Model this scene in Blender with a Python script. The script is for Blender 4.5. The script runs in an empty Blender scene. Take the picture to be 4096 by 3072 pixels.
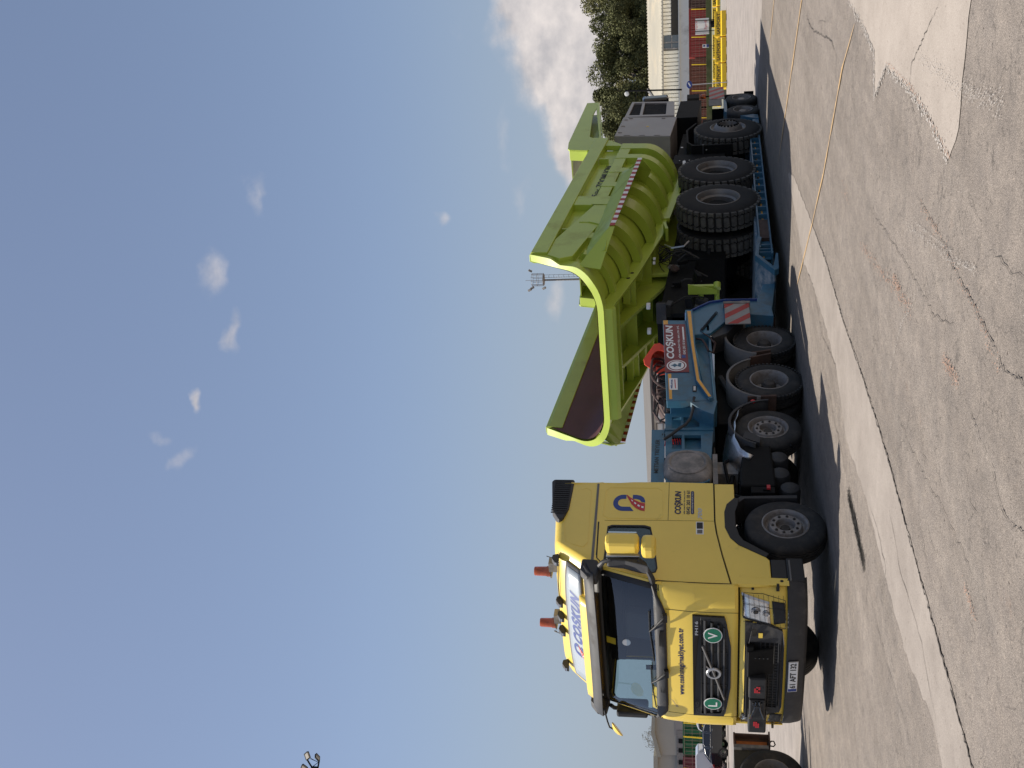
import bpy, bmesh, math, random
from mathutils import Vector, Matrix, Euler, noise
from mathutils.geometry import tessellate_polygon
random.seed(7)
SC = bpy.context.scene
COL = SC.collection
R = math.radians

# ---------------------------------------------------------------- camera, sky, sun
# World frame: x = forward along the truck, y = towards the photographer's side, z = up,
# origin on the ground below the truck's front axle.
CAM = Vector((11.3775, 10.2804, 1.6594))
FH = Vector((-0.85692, -0.51545, 0.0)); RH = Vector((-0.51545, 0.85692, 0.0)); UPZ = Vector((0, 0, 1))
PITCH, ROLL = 0.1769, 0.0072
F_ = FH * math.cos(PITCH) + UPZ * math.sin(PITCH)
U_ = UPZ * math.cos(PITCH) - FH * math.sin(PITCH)
R1 = RH * math.cos(ROLL) - U_ * math.sin(ROLL)
U1 = RH * math.sin(ROLL) + U_ * math.cos(ROLL)
cam_d = bpy.data.cameras.new("camera"); cam = bpy.data.objects.new("camera", cam_d); COL.objects.link(cam)
cr, cu, cb = -U1, R1, -F_            # the phone was held upright, the file lies on its side
cam.matrix_world = Matrix(((cr.x, cu.x, cb.x, CAM.x), (cr.y, cu.y, cb.y, CAM.y), (cr.z, cu.z, cb.z, CAM.z), (0, 0, 0, 1)))
cam_d.sensor_width = 36; cam_d.lens = 36 * 4188 / 4096; cam_d.clip_start = 0.05; cam_d.clip_end = 6000
SC.camera = cam

SUNV = Vector((0.165, -0.385, 1.0)).normalized()
ELEV = math.asin(SUNV.z)
world = bpy.data.worlds.new("World"); SC.world = world; world.use_nodes = True
nt = world.node_tree; N = nt.nodes; L = nt.links
bg = N["Background"]; bg.inputs[1].default_value = 0.078
sky = N.new("ShaderNodeTexSky"); sky.sky_type = 'NISHITA'; sky.sun_disc = False
sky.sun_elevation = ELEV; sky.sun_rotation = math.atan2(SUNV.x, SUNV.y)
sky.air_density = 1.0; sky.dust_density = 1.6; sky.ozone_density = 2.2; sky.altitude = 0

def wmath(op, a, b=None, c=None):
    n = N.new("ShaderNodeMath"); n.operation = op
    for i, v in enumerate((a, b, c)):
        if v is None: continue
        if isinstance(v, (int, float)): n.inputs[i].default_value = v
        else: L.new(v, n.inputs[i])
    return n.outputs[0]
tc = N.new("ShaderNodeTexCoord")
def wnoise(scale, detail, off, stretch):
    m = N.new("ShaderNodeMapping"); m.inputs[1].default_value = off; m.inputs[3].default_value = stretch
    L.new(tc.outputs[0], m.inputs[0])
    n = N.new("ShaderNodeTexNoise"); n.inputs['Scale'].default_value = scale; n.inputs['Detail'].default_value = detail
    n.inputs['Roughness'].default_value = 0.58
    L.new(m.outputs[0], n.inputs[0]); return n.outputs[0]
def cam_dir(x, y):                    # direction seen at photograph position (x, y)
    U, V = 3072 - y, x
    a, b = (U - 1536) / 4188, (2048 - V) / 4188
    return (F_ + R1 * a + U1 * b).normalized()
wn_ = N.new("ShaderNodeTexNoise"); wn_.inputs['Scale'].default_value = 9; wn_.inputs['Detail'].default_value = 5; L.new(tc.outputs[0], wn_.inputs[0])
ws_ = N.new("ShaderNodeVectorMath"); ws_.operation = 'SUBTRACT'; ws_.inputs[1].default_value = (.5, .5, .5); L.new(wn_.outputs[1], ws_.inputs[0])
wk_ = N.new("ShaderNodeVectorMath"); wk_.operation = 'SCALE'; wk_.inputs[3].default_value = .10; L.new(ws_.outputs[0], wk_.inputs[0])
wd_ = N.new("ShaderNodeVectorMath"); wd_.operation = 'ADD'; L.new(tc.outputs[0], wd_.inputs[0]); L.new(wk_.outputs[0], wd_.inputs[1])
WARP = wd_.outputs[0]
SKYBLOBS = []
def blob(x, y, x2, y2, r, amp):
    """cloud mask: soft capsule between two sky directions"""
    A, B = cam_dir(x, y), cam_dir(x2, y2); M_ = (A + B).normalized(); ax = (B - A)
    half = ax.length / 2; ax = ax.normalized() if half > 1e-6 else Vector((0, 0, 1))
    up = M_.cross(ax).normalized()
    def dot(v, k):
        n = N.new("ShaderNodeVectorMath"); n.operation = 'DOT_PRODUCT'; n.inputs[1].default_value = v
        L.new(WARP, n.inputs[0]); return wmath('MULTIPLY', n.outputs[1], k)
    da = dot(ax, 1 / (half + r)); du = dot(up, 1 / r)
    dd = wmath('ADD', wmath('MULTIPLY', da, da), wmath('MULTIPLY', du, du))
    g = wmath('MULTIPLY', wmath('EXPONENT', wmath('MULTIPLY', dd, -1.6)), amp)
    n = N.new("ShaderNodeVectorMath"); n.operation = 'DOT_PRODUCT'; n.inputs[1].default_value = M_; L.new(tc.outputs[0], n.inputs[0])
    SKYBLOBS.append(wmath('MULTIPLY', g, wmath('GREATER_THAN', n.outputs[1], 0.3)))
# cloud bank low on the right and the wisps higher up
blob(2230, -250, 2270, 380, 0.058, 1.5); blob(2260, 380, 2290, 640, 0.030, .9); blob(2060, -220, 2120, 180, 0.036, 1.5); blob(2370, -200, 2390, 420, 0.042, 1.1); blob(2200, 560, 2260, 760, 0.018, .7)
blob(2000, 400, 1990, 700, 0.018, .60); blob(1830, 60, 1880, 230, 0.022, .52); blob(2210, 1130, 2210, 1330, 0.024, .85)
blob(1700, 830, 1710, 910, 0.012, .75); blob(1020, 560, 1060, 880, 0.016, .62); blob(850, 950, 870, 1190, 0.022, .80)
blob(980, 1250, 990, 1400, 0.014, .72); blob(590, 1720, 700, 1800, 0.014, .62); blob(700, 1910, 800, 1830, 0.013, .60); blob(800, 1560, 780, 1640, 0.010, .5)
blob(2080, 700, 2090, 860, 0.018, .60); blob(1400, 900, 1430, 1200, 0.03, .35); blob(780, 1580, 820, 1640, 0.012, .5)
acc = SKYBLOBS[0]
for b_ in SKYBLOBS[1:]: acc = wmath('ADD', acc, b_)
nz = wnoise(7.0, 8, (0.3, 1.7, 0.4), (1, 1, 1.6)); nz2 = wnoise(26.0, 6, (4, 2, 1), (1, 1, 1.5))
dens = wmath('MULTIPLY', acc, wmath('ADD', wmath('MULTIPLY', nz, 1.25), wmath('MULTIPLY', nz2, 0.55)))
mr = N.new("ShaderNodeMapRange"); mr.interpolation_type = 'SMOOTHSTEP'
mr.inputs['From Min'].default_value = 0.38; mr.inputs['From Max'].default_value = 1.05; mr.inputs['To Max'].default_value = 0.9
L.new(dens, mr.inputs['Value'])
ccol = N.new("ShaderNodeValToRGB")
ccol.color_ramp.elements[0].position = 0.35; ccol.color_ramp.elements[0].color = (4.6, 4.35, 4.4, 1)
ccol.color_ramp.elements[1].position = 0.72; ccol.color_ramp.elements[1].color = (7.6, 6.9, 6.5, 1)
L.new(nz2, ccol.inputs[0])
hs = N.new("ShaderNodeHueSaturation"); hs.inputs['Saturation'].default_value = 0.86; hs.inputs['Value'].default_value = 1.0
tn = N.new('ShaderNodeMix'); tn.data_type = 'RGBA'; tn.blend_type = 'MULTIPLY'; tn.inputs[0].default_value = 1; tn.inputs[7].default_value = (0.965, 0.975, 1.01, 1)
L.new(sky.outputs[0], tn.inputs[6]); L.new(tn.outputs[2], hs.inputs['Color'])
sz_ = N.new('ShaderNodeSeparateXYZ'); L.new(tc.outputs[0], sz_.inputs[0])
hz = N.new('ShaderNodeMapRange'); hz.inputs['From Max'].default_value = .30; hz.inputs['To Min'].default_value = .84; L.new(sz_.outputs[2], hz.inputs[0]); L.new(hz.outputs[0], hs.inputs['Value'])
mx = N.new("ShaderNodeMix"); mx.data_type = 'RGBA'
hzf = N.new('ShaderNodeMapRange'); hzf.interpolation_type = 'SMOOTHSTEP'; hzf.inputs['From Max'].default_value = .32; hzf.inputs['To Min'].default_value = .8; hzf.inputs['To Max'].default_value = 0; L.new(sz_.outputs[2], hzf.inputs[0])
hm = N.new('ShaderNodeMix'); hm.data_type = 'RGBA'; hm.inputs[7].default_value = (3.15, 3.65, 4.35, 1); L.new(hzf.outputs[0], hm.inputs[0]); L.new(hs.outputs[0], hm.inputs[6])
L.new(mr.outputs[0], mx.inputs[0]); L.new(hm.outputs[2], mx.inputs[6]); L.new(ccol.outputs[0], mx.inputs[7])
L.new(mx.outputs[2], bg.inputs[0])

sun_d = bpy.data.lights.new("sun", 'SUN'); sun_d.energy = 4.1; sun_d.angle = R(0.5); sun_d.color = (1.0, 0.93, 0.82)
sun = bpy.data.objects.new("sun", sun_d); COL.objects.link(sun)
sun.rotation_euler = SUNV.to_track_quat('Z', 'Y').to_euler()
SC.view_settings.view_transform = 'Standard'; SC.view_settings.look = 'None'
SC.view_settings.exposure = 0.62; SC.view_settings.gamma = 1.0

# ---------------------------------------------------------------- materials
def mat(name, col, rough=0.5, metal=0.0, var=0.0, vs=6.0, dirt=None, dirt_amt=0.0, ds=3.0, bump=0.0, bs=60.0,
        coat=0.0, emit=0.0, stripes=None, spec=0.5, trans=0.0, alpha=None):
    m = bpy.data.materials.new(name); m.use_nodes = True
    t = m.node_tree; n = t.nodes; l = t.links; b = n["Principled BSDF"]
    b.inputs['Base Color'].default_value = (*col, 1); b.inputs['Roughness'].default_value = rough
    b.inputs['Metallic'].default_value = metal; b.inputs['Coat Weight'].default_value = coat
    b.inputs['Coat Roughness'].default_value = 0.08; b.inputs['Specular IOR Level'].default_value = spec
    b.inputs['Transmission Weight'].default_value = trans
    co = n.new("ShaderNodeTexCoord").outputs['Object']
    cur = None
    def nse(s, d=5, ro=0.6):
        q = n.new("ShaderNodeTexNoise"); q.inputs['Scale'].default_value = s; q.inputs['Detail'].default_value = d
        q.inputs['Roughness'].default_value = ro; l.new(co, q.inputs[0]); return q.outputs[0]
    if var:
        r = n.new("ShaderNodeValToRGB"); e = r.color_ramp.elements
        e[0].position = .3; e[1].position = .7
        e[0].color = (*[c * (1 - var) for c in col], 1); e[1].color = (*[min(1, c * (1 + var)) for c in col], 1)
        l.new(nse(vs), r.inputs[0]); cur = r.outputs[0]
    if dirt:
        r = n.new("ShaderNodeValToRGB"); e = r.color_ramp.elements
        e[0].position = max(0.01, .66 - dirt_amt * .45); e[0].color = (0, 0, 0, 1); e[1].position = min(.99, .82 - dirt_amt * .25); e[1].color = (1, 1, 1, 1)
        l.new(nse(ds, 9, .68), r.inputs[0])
        x = n.new("ShaderNodeMix"); x.data_type = 'RGBA'; l.new(r.outputs[0], x.inputs[0])
        if cur: l.new(cur, x.inputs[6])
        else: x.inputs[6].default_value = (*col, 1)
        x.inputs[7].default_value = (*dirt, 1); cur = x.outputs[2]
        rr = n.new("ShaderNodeMapRange"); rr.inputs['To Min'].default_value = rough; rr.inputs['To Max'].default_value = min(1, rough + .35)
        l.new(r.outputs[0], rr.inputs[0]); l.new(rr.outputs[0], b.inputs['Roughness'])
    if stripes:                       # (axis, period, dark factor) pressed ribs
        ax, per, dk = stripes
        s = n.new("ShaderNodeSeparateXYZ"); l.new(co, s.inputs[0])
        a = n.new("ShaderNodeMath"); a.operation = 'MULTIPLY'; a.inputs[1].default_value = 2 * math.pi / per; l.new(s.outputs[ax], a.inputs[0])
        a2 = n.new("ShaderNodeMath"); a2.operation = 'SINE'; l.new(a.outputs[0], a2.inputs[0])
        bp_ = n.new("ShaderNodeBump"); bp_.inputs['Strength'].default_value = 1; bp_.inputs['Distance'].default_value = per * .12
        l.new(a2.outputs[0], bp_.inputs['Height']); l.new(bp_.outputs[0], b.inputs['Normal'])
    if cur: l.new(cur, b.inputs['Base Color'])
    if bump and not stripes:
        bp_ = n.new("ShaderNodeBump"); bp_.inputs['Strength'].default_value = bump; bp_.inputs['Distance'].default_value = .01
        l.new(nse(bs, 4), bp_.inputs['Height']); l.new(bp_.outputs[0], b.inputs['Normal'])
    if emit: b.inputs['Emission Color'].default_value = (*col, 1); b.inputs['Emission Strength'].default_value = emit
    return m

DUST = (.26, .22, .18)
M = dict(
    yellow=mat('truck_yellow', (.85, .61, .095), .36, var=.03, vs=2, dirt=(.50, .36, .07), dirt_amt=.10, ds=2.2, coat=.3),
    green=mat('lime_paint', (.40, .50, .055), .42, var=.06, vs=1.3, dirt=(.30, .31, .08), dirt_amt=.22, ds=1.1, coat=.25),
    blue=mat('trailer_blue', (.036, .135, .215), .5, var=.12, vs=2, dirt=(.09, .12, .13), dirt_amt=.38, ds=2.6, coat=.2),
    bluew=mat('worn_blue_steel', (.06, .15, .23), .5, metal=.3, var=.3, vs=5, dirt=(.42, .44, .46), dirt_amt=.62, ds=7),
    orange=mat('reflective_amber', (.72, .34, .03), .35, var=.1),
    black=mat('black_plastic', (.011, .011, .012), .55, var=.2, vs=4, dirt=(.045, .042, .04), dirt_amt=.25, ds=3),
    blackg=mat('gloss_black', (.008, .008, .009), .12, coat=.6),
    grayp=mat('grey_plastic', (.026, .026, .028), .6, var=.15, vs=5, dirt=(.085, .078, .07), dirt_amt=.3, ds=4),
    rubber=mat('tyre_rubber', (.022, .021, .020), .78, var=.2, vs=9, dirt=(.075, .065, .055), dirt_amt=.42, ds=5, bump=.15, bs=90),
    tread=mat('dusty_tread', (.095, .088, .076), .85, var=.25, vs=8, dirt=(.14, .125, .105), dirt_amt=.4, ds=8),
    rim=mat('painted_rim', (.25, .23, .215), .55, metal=.2, var=.15, dirt=(.17, .13, .10), dirt_amt=.35, ds=9),
    rimd=mat('dumper_rim', (.21, .195, .18), .45, metal=.35, var=.1, dirt=(.16, .12, .09), dirt_amt=.3, ds=6),
    hub=mat('hub_iron', (.055, .048, .042), .65, metal=.3, var=.3, vs=10),
    chas=mat('chassis_black', (.006, .006, .006), .7, var=.3, vs=5, dirt=(.020, .018, .016), dirt_amt=.2, ds=4, spec=.2),
    dirtg=mat('dusty_grey', (.15, .145, .135), .7, var=.15, vs=4, dirt=(.36, .32, .29), dirt_amt=.5, ds=3.5),
    board=mat('dusty_reflective_white', (.30, .28, .26), .6, var=.1, dirt=(.25, .22, .19), dirt_amt=.4),
    fend=mat('grey_fender', (.135, .13, .125), .6, var=.1, vs=4, dirt=(.19, .165, .14), dirt_amt=.35, ds=5),
    chrome=mat('bare_aluminium', (.62, .62, .62), .28, metal=1, var=.12, vs=6, dirt=(.2, .17, .14), dirt_amt=.35, ds=6),
    steel=mat('silver_metal', (.48, .48, .49), .35, metal=.8),
    white=mat('white_paint', (.78, .78, .76), .5, var=.03),
    signw=mat('sign_panel', (.40, .44, .47), .25, var=.04, vs=3, dirt=(.42, .38, .33), dirt_amt=.12, ds=5),
    red=mat('signal_red', (.36, .022, .018), .5, var=.1, dirt=(.2, .06, .04), dirt_amt=.2),
    maroon=mat('maroon_board', (.20, .028, .032), .5, var=.08, vs=4),
    inner=mat('maroon_primer', (.105, .040, .036), .6, var=.12, vs=1.5, dirt=(.15, .09, .08), dirt_amt=.2, ds=1.2),
    navy=mat('navy_vinyl', (.015, .045, .22), .45), navyd=mat('dark_navy_vinyl', (.010, .016, .075), .45),
    rubberd=mat('dumper_rubber', (.016, .0145, .013), .85, var=.2, vs=6, dirt=(.045, .038, .032), dirt_amt=.35, ds=4),
    redv=mat('red_vinyl', (.50, .02, .03), .45),
    blackv=mat('black_vinyl', (.02, .02, .02), .5),
    greenv=mat('sign_green', (.006, .16, .085), .4),
    amber=mat('amber_lens', (.36, .070, .012), .18, var=.25, vs=12, coat=.5),
    cone=mat('cone_red', (.85, .07, .025), .45, var=.08),
    greyb=mat('grey_cabinet', (.30, .27, .25), .42, var=.08, vs=1.2, dirt=(.40, .35, .32), dirt_amt=.25, ds=1.3, coat=.15),
    mesh=mat('radiator_mesh', (.012, .012, .013), .6),
    lens=mat('headlamp_chrome', (.70, .71, .73), .15, metal=.85, var=.15, vs=25),
    skin=mat('seat_cloth', (.10, .10, .105), .8), lampf=mat('dull_lamp_glass', (.24, .21, .17), .4), dash=mat('dash_plastic', (.20, .165, .13), .7),
    gap=mat('panel_gap', (.02, .017, .01), .7),
    mirror=mat('mirror_glass', (.6, .62, .64), .05, metal=1),
    rust=mat('rusty_steel', (.085, .045, .03), .75, var=.35, vs=7, dirt=(.05, .035, .03), dirt_amt=.4),
    brown=mat('brown_hose', (.055, .028, .022), .55, var=.2),
    yband=mat('barrier_yellow', (.80, .53, .02), .5, var=.06, vs=3, dirt=(.45, .33, .08), dirt_amt=.2),
    conc=mat('pale_concrete', (.46, .42, .38), .85, var=.1, vs=1.5, bump=.2),
)
def glass(name, tint, alpha_mix, rough=.02):
    m = bpy.data.materials.new(name); m.use_nodes = True; t = m.node_tree; n = t.nodes; l = t.links
    n.remove(n["Principled BSDF"]); o = n["Material Output"]
    tr = n.new("ShaderNodeBsdfTransparent"); tr.inputs[0].default_value = (*tint, 1)
    gl = n.new("ShaderNodeBsdfGlossy"); gl.inputs['Roughness'].default_value = rough; gl.inputs[0].default_value = (.9, .95, 1, 1)
    ge = n.new("ShaderNodeNewGeometry"); dt = n.new("ShaderNodeVectorMath"); dt.operation = 'DOT_PRODUCT'; l.new(ge.outputs['Normal'], dt.inputs[0]); l.new(ge.outputs['Incoming'], dt.inputs[1])
    ab = n.new("ShaderNodeMath"); ab.operation = 'ABSOLUTE'; l.new(dt.outputs['Value'], ab.inputs[0])
    om = n.new("ShaderNodeMath"); om.operation = 'SUBTRACT'; om.inputs[0].default_value = 1; l.new(ab.outputs[0], om.inputs[1])
    pw = n.new("ShaderNodeMath"); pw.operation = 'POWER'; pw.inputs[1].default_value = 5; l.new(om.outputs[0], pw.inputs[0])
    ad = n.new("ShaderNodeMath"); ad.operation = 'MULTIPLY_ADD'; ad.inputs[1].default_value = .92; ad.inputs[2].default_value = alpha_mix; l.new(pw.outputs[0], ad.inputs[0])
    x = n.new("ShaderNodeMixShader"); l.new(ad.outputs[0], x.inputs[0]); l.new(tr.outputs[0], x.inputs[1]); l.new(gl.outputs[0], x.inputs[2])
    l.new(x.outputs[0], o.inputs[0]); return m
M['glass'] = glass('windscreen_glass', (.80, .86, .88), .10)
M['sglass'] = glass('side_glass', (.76, .84, .85), .06)

# ---------------------------------------------------------------- mesh helpers
OFF = {}
SPLIT = {'bumper_side', 'step', 'mud_flap', 'panel_gap', 'step_tread', 'guard_hinge', 'rubber_pad', 'vent_slots', 'ladder', 'aerial', 'side_marker', 'web_rib', 'board_bracket', 'pipework', 'opening_post', 'window_frame', 'air_coupling', 'coupling_claw'}
def tag(o, label=None, cat=None, group=None, kind=None):
    if label: o['label'] = label
    if cat: o['category'] = cat
    if group: o['group'] = group
    if kind: o['kind'] = kind
    return o
def thing(name, loc, label, cat, group=None, rotz=0):
    o = bpy.data.objects.new(name, None); COL.objects.link(o); o.empty_display_size = .3
    o.location = loc; o.rotation_euler = (0, 0, rotz); OFF[o.name] = Vector(loc)
    return tag(o, label, cat, group)
class MB:
    def __init__(s): s.v = []; s.f = []
    def add(s, vs, fs):
        o = len(s.v); s.v += [Vector(v) for v in vs]; s.f += [tuple(i + o for i in f) for f in fs]; return s
    def box(s, c, d, rot=None, taper=None):
        hx, hy, hz = d[0] / 2, d[1] / 2, d[2] / 2
        vs = [Vector((x, y, z)) for z in (-hz, hz) for x, y in ((-hx, -hy), (hx, -hy), (hx, hy), (-hx, hy))]
        if taper: vs = [Vector((v.x * (taper[0] if v.z > 0 else 1), v.y * (taper[1] if v.z > 0 else 1), v.z)) for v in vs]
        if rot: e = Euler([R(a) for a in rot]).to_matrix(); vs = [e @ v for v in vs]
        vs = [v + Vector(c) for v in vs]
        return s.add(vs, [(3, 2, 1, 0), (4, 5, 6, 7), (0, 1, 5, 4), (1, 2, 6, 5), (2, 3, 7, 6), (3, 0, 4, 7)])
    def bx(s, a, b):                  # box from two corners
        return s.box([(p + q) / 2 for p, q in zip(a, b)], [abs(p - q) for p, q in zip(a, b)])
    def prism(s, poly, ax, a, b):     # poly in the two other axes, extruded from a to b along ax ('x','y','z')
        mk = {'y': lambda p, t: (p[0], t, p[1]), 'x': lambda p, t: (t, p[0], p[1]), 'z': lambda p, t: (p[0], p[1], t)}[ax]
        n = len(poly); vs = [mk(p, a) for p in poly] + [mk(p, b) for p in poly]
        fs = [tuple(range(n))[::-1], tuple(range(n, 2 * n))] + [(i, (i + 1) % n, n + (i + 1) % n, n + i) for i in range(n)]
        return s.add(vs, fs)
    def plate(s, outer, holes, ax, a, b):   # prism with holes
        mk = {'y': lambda p, t: (p[0], t, p[1]), 'x': lambda p, t: (t, p[0], p[1]), 'z': lambda p, t: (p[0], p[1], t)}[ax]
        loops = [outer] + holes; tri = tessellate_polygon([[Vector((p[0], p[1], 0)) for p in lp] for lp in loops])
        flat = [p for lp in loops for p in lp]; n = len(flat)
        vs = [mk(p, a) for p in flat] + [mk(p, b) for p in flat]
        fs = [tuple(t) for t in tri] + [tuple(i + n for i in t[::-1]) for t in tri]; k = 0
        for lp in loops:
            m = len(lp); fs += [(k + i, k + (i + 1) % m, n + k + (i + 1) % m, n + k + i) for i in range(m)]; k += m
        return s.add(vs, fs)
    def tube(s, path, r, n=8, closed=False, cap=True):
        P = [Vector(p) for p in path]; k = len(P); rings = []; prev = None
        for i, p in enumerate(P):
            t = ((P[(i + 1) % k] - P[i - 1]) if closed or 0 < i < k - 1 else (P[1] - P[0] if i == 0 else P[-1] - P[-2])).normalized()
            if prev is None: u = t.orthogonal().normalized()
            else:
                u = prev - t * prev.dot(t); u = u.normalized() if u.length > 1e-6 else t.orthogonal().normalized()
            prev = u; w = t.cross(u); rr = r[i] if isinstance(r, (list, tuple)) else r
            rings.append([p + (u * math.cos(2 * math.pi * j / n) + w * math.sin(2 * math.pi * j / n)) * rr for j in range(n)])
        vs = [v for rg in rings for v in rg]; fs = []
        for i in range(k if closed else k - 1):
            a, b = i * n, ((i + 1) % k) * n
            fs += [(a + j, a + (j + 1) % n, b + (j + 1) % n, b + j) for j in range(n)]
        if cap and not closed: fs += [tuple(range(n))[::-1], tuple(range((k - 1) * n, k * n))]
        return s.add(vs, fs)
    def cyl(s, a, b, r, n=20, r2=None): return s.tube([a, b], [r, r if r2 is None else r2], n)
    def lathe(s, prof, c, ax='y', n=40):     # prof = (radius, height along axis)
        c = Vector(c); vs = []
        for r, h in prof:
            for j in range(n):
                a = 2 * math.pi * j / n; x, y = r * math.cos(a), r * math.sin(a)
                vs.append(c + Vector({'y': (x, h, y), 'z': (x, y, h), 'x': (h, x, y)}[ax]))
        k = len(prof)
        fs = [(i * n + j, i * n + (j + 1) % n, (i + 1) * n + (j + 1) % n, (i + 1) * n + j) for i in range(k - 1) for j in range(n)]
        return s.add(vs, fs)
    def disc(s, c, r, ax='y', n=32): c = Vector(c); return s.add([c + Vector({'y': (r * math.cos(2 * math.pi * j / n), 0, r * math.sin(2 * math.pi * j / n)), 'x': (0, r * math.cos(2 * math.pi * j / n), r * math.sin(2 * math.pi * j / n)), 'z': (r * math.cos(2 * math.pi * j / n), r * math.sin(2 * math.pi * j / n), 0)}[ax]) for j in range(n)], [tuple(range(n))])
    def grid(s, rows):
        n = len(rows[0]); vs = [v for r in rows for v in r]
        return s.add(vs, [(i * n + j, i * n + j + 1, (i + 1) * n + j + 1, (i + 1) * n + j) for i in range(len(rows) - 1) for j in range(n - 1)])
    def xf(s, fn, start=0):
        for i in range(start, len(s.v)): s.v[i] = Vector(fn(s.v[i]))
        return s
    def build(s, name, m, parent=None, **k):
        if name in SPLIT and len(s.f):       # loose pieces become objects of their own
            par = list(range(len(s.v)))
            def fnd(a):
                while par[a] != a: par[a] = par[par[a]]; a = par[a]
                return a
            for f in s.f:
                for q in f[1:]: par[fnd(q)] = fnd(f[0])
            gr = {}
            for f in s.f: gr.setdefault(fnd(f[0]), []).append(f)
            if len(gr) > 1:
                for fs in gr.values():
                    b = MB(); ix = {}
                    for f in fs:
                        for q in f:
                            if q not in ix: ix[q] = len(b.v); b.v.append(s.v[q])
                    b.f = [tuple(ix[q] for q in f) for f in fs]; last = b.build1(name, m, parent, **k)
                return last
        return s.build1(name, m, parent, **k)
    def build1(s, name, m, parent=None, smooth=False, bevel=0, solid=0, off=None, angle=35, weld=True):
        me = bpy.data.meshes.new(name)
        o_ = off if off is not None else (OFF.get(parent.name, Vector()) if parent else Vector())
        me.from_pydata([v - o_ for v in s.v], [], s.f)
        bm = bmesh.new(); bm.from_mesh(me)
        if weld: bmesh.ops.remove_doubles(bm, verts=bm.verts, dist=1e-5)
        bmesh.ops.recalc_face_normals(bm, faces=bm.faces); bm.to_mesh(me); bm.free()
        me.materials.append(m if not isinstance(m, str) else M[m])
        if smooth:
            me.shade_smooth() if hasattr(me, 'shade_smooth') else None
            try: me.set_sharp_from_angle(angle=R(angle))
            except Exception: pass
        o = bpy.data.objects.new(name, me); COL.objects.link(o)
        if parent: o.parent = parent
        OFF[o.name] = o_
        if solid: q = o.modifiers.new('solid', 'SOLIDIFY'); q.thickness = solid; q.offset = 0
        if bevel: q = o.modifiers.new('bevel', 'BEVEL'); q.width = bevel; q.segments = 2; q.limit_method = 'ANGLE'; q.angle_limit = R(30)
        return o
def box(name, m, parent, a, b, bevel=0): return MB().bx(a, b).build(name, m, parent, bevel=bevel)
def arc(cx, cy, r, a0, a1, n=10, rz=None): return [(cx + r * math.cos(R(a0 + (a1 - a0) * i / n)), cy + (rz or r) * math.sin(R(a0 + (a1 - a0) * i / n))) for i in range(n + 1)]

FONT_CACHE = {}
def text(s, m, parent, org, right, up, w, h, name='lettering', bold=0.0, shear=0.0, thick=.004, wrap=None, off=None, sp=1.0):
    """letters fitted into a w x h rectangle whose lower left corner is org"""
    cu_ = bpy.data.curves.new('txt', 'FONT'); cu_.body = s; cu_.shear = shear; cu_.offset = bold; cu_.resolution_u = 3; cu_.space_character = sp
    ob = bpy.data.objects.new('txt', cu_); COL.objects.link(ob)
    me = bpy.data.meshes.new_from_object(ob.evaluated_get(bpy.context.evaluated_depsgraph_get()))
    bpy.data.objects.remove(ob); bpy.data.curves.remove(cu_)
    vs = [v.co.copy() for v in me.vertices]; fs = [tuple(p.vertices) for p in me.polygons]; bpy.data.meshes.remove(me)
    if not vs: return None
    x0, x1 = min(v.x for v in vs), max(v.x for v in vs); y0, y1 = min(v.y for v in vs), max(v.y for v in vs)
    r_, u_ = Vector(right).normalized(), Vector(up).normalized(); nrm = r_.cross(u_)
    b = MB(); b.add([Vector(org) + r_ * ((v.x - x0) / (x1 - x0) * w) + u_ * ((v.y - y0) / (y1 - y0) * h) + nrm * thick for v in vs], fs)
    if wrap: b.xf(wrap)
    return b.build(name, m, parent, off=off, weld=False)

def copy_tree(o, parent=None):
    c = o.copy(); COL.objects.link(c); c.parent = parent
    OFF[c.name] = OFF.get(o.name, Vector())
    for ch in list(o.children): copy_tree(ch, c)
    return c

# ================================================================ wheels
def tyre_mesh(R_, W, rr, lugs=0, grooves=4, yf=0.0):
    """tyre with its outer face at y=0, reaching inward to y=-W"""
    b = MB(); sh = .045 * R_ / .53
    prof = [(rr, -.03), (rr + .012, -.008), (rr + (R_ - rr) * .35, .0), (rr + (R_ - rr) * .66, -.004), (R_ - sh * .8, -.018), (R_ - sh * .25, -.04), (R_, -.062)]
    y0, y1 = -.07, -W + .07; k = grooves
    for i in range(k):
        a = y0 + (y1 - y0) * (i + .82) / k
        if i < k - 1: prof += [(R_, a - .000), (R_ - .012, a - .002), (R_ - .012, a - .012), (R_, a - .014)]
    prof += [(R_, -W + .06), (R_ - sh * .4, -W + .03), (R_ - sh, -W + .012), (rr + .02, -W), (rr, -W + .03)]
    b.lathe(prof, (0, 0, 0), n=64)
    if lugs:
        for j in range(lugs):
            a = 2 * math.pi * j / lugs
            s0 = len(b.v); b.box((R_ + .002, -.055, 0), (.035, .07, R_ * 2 * math.pi / lugs * .62))
            ca, sa = math.cos(a), math.sin(a)
            b.xf(lambda v: (v.x * ca - v.z * sa, v.y, v.x * sa + v.z * ca), s0)
    return b
def place(b, x, y, z, flip=False):
    return b.xf(lambda v: (x + v.x, y + (-v.y if flip else v.y), z + v.z))
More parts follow.
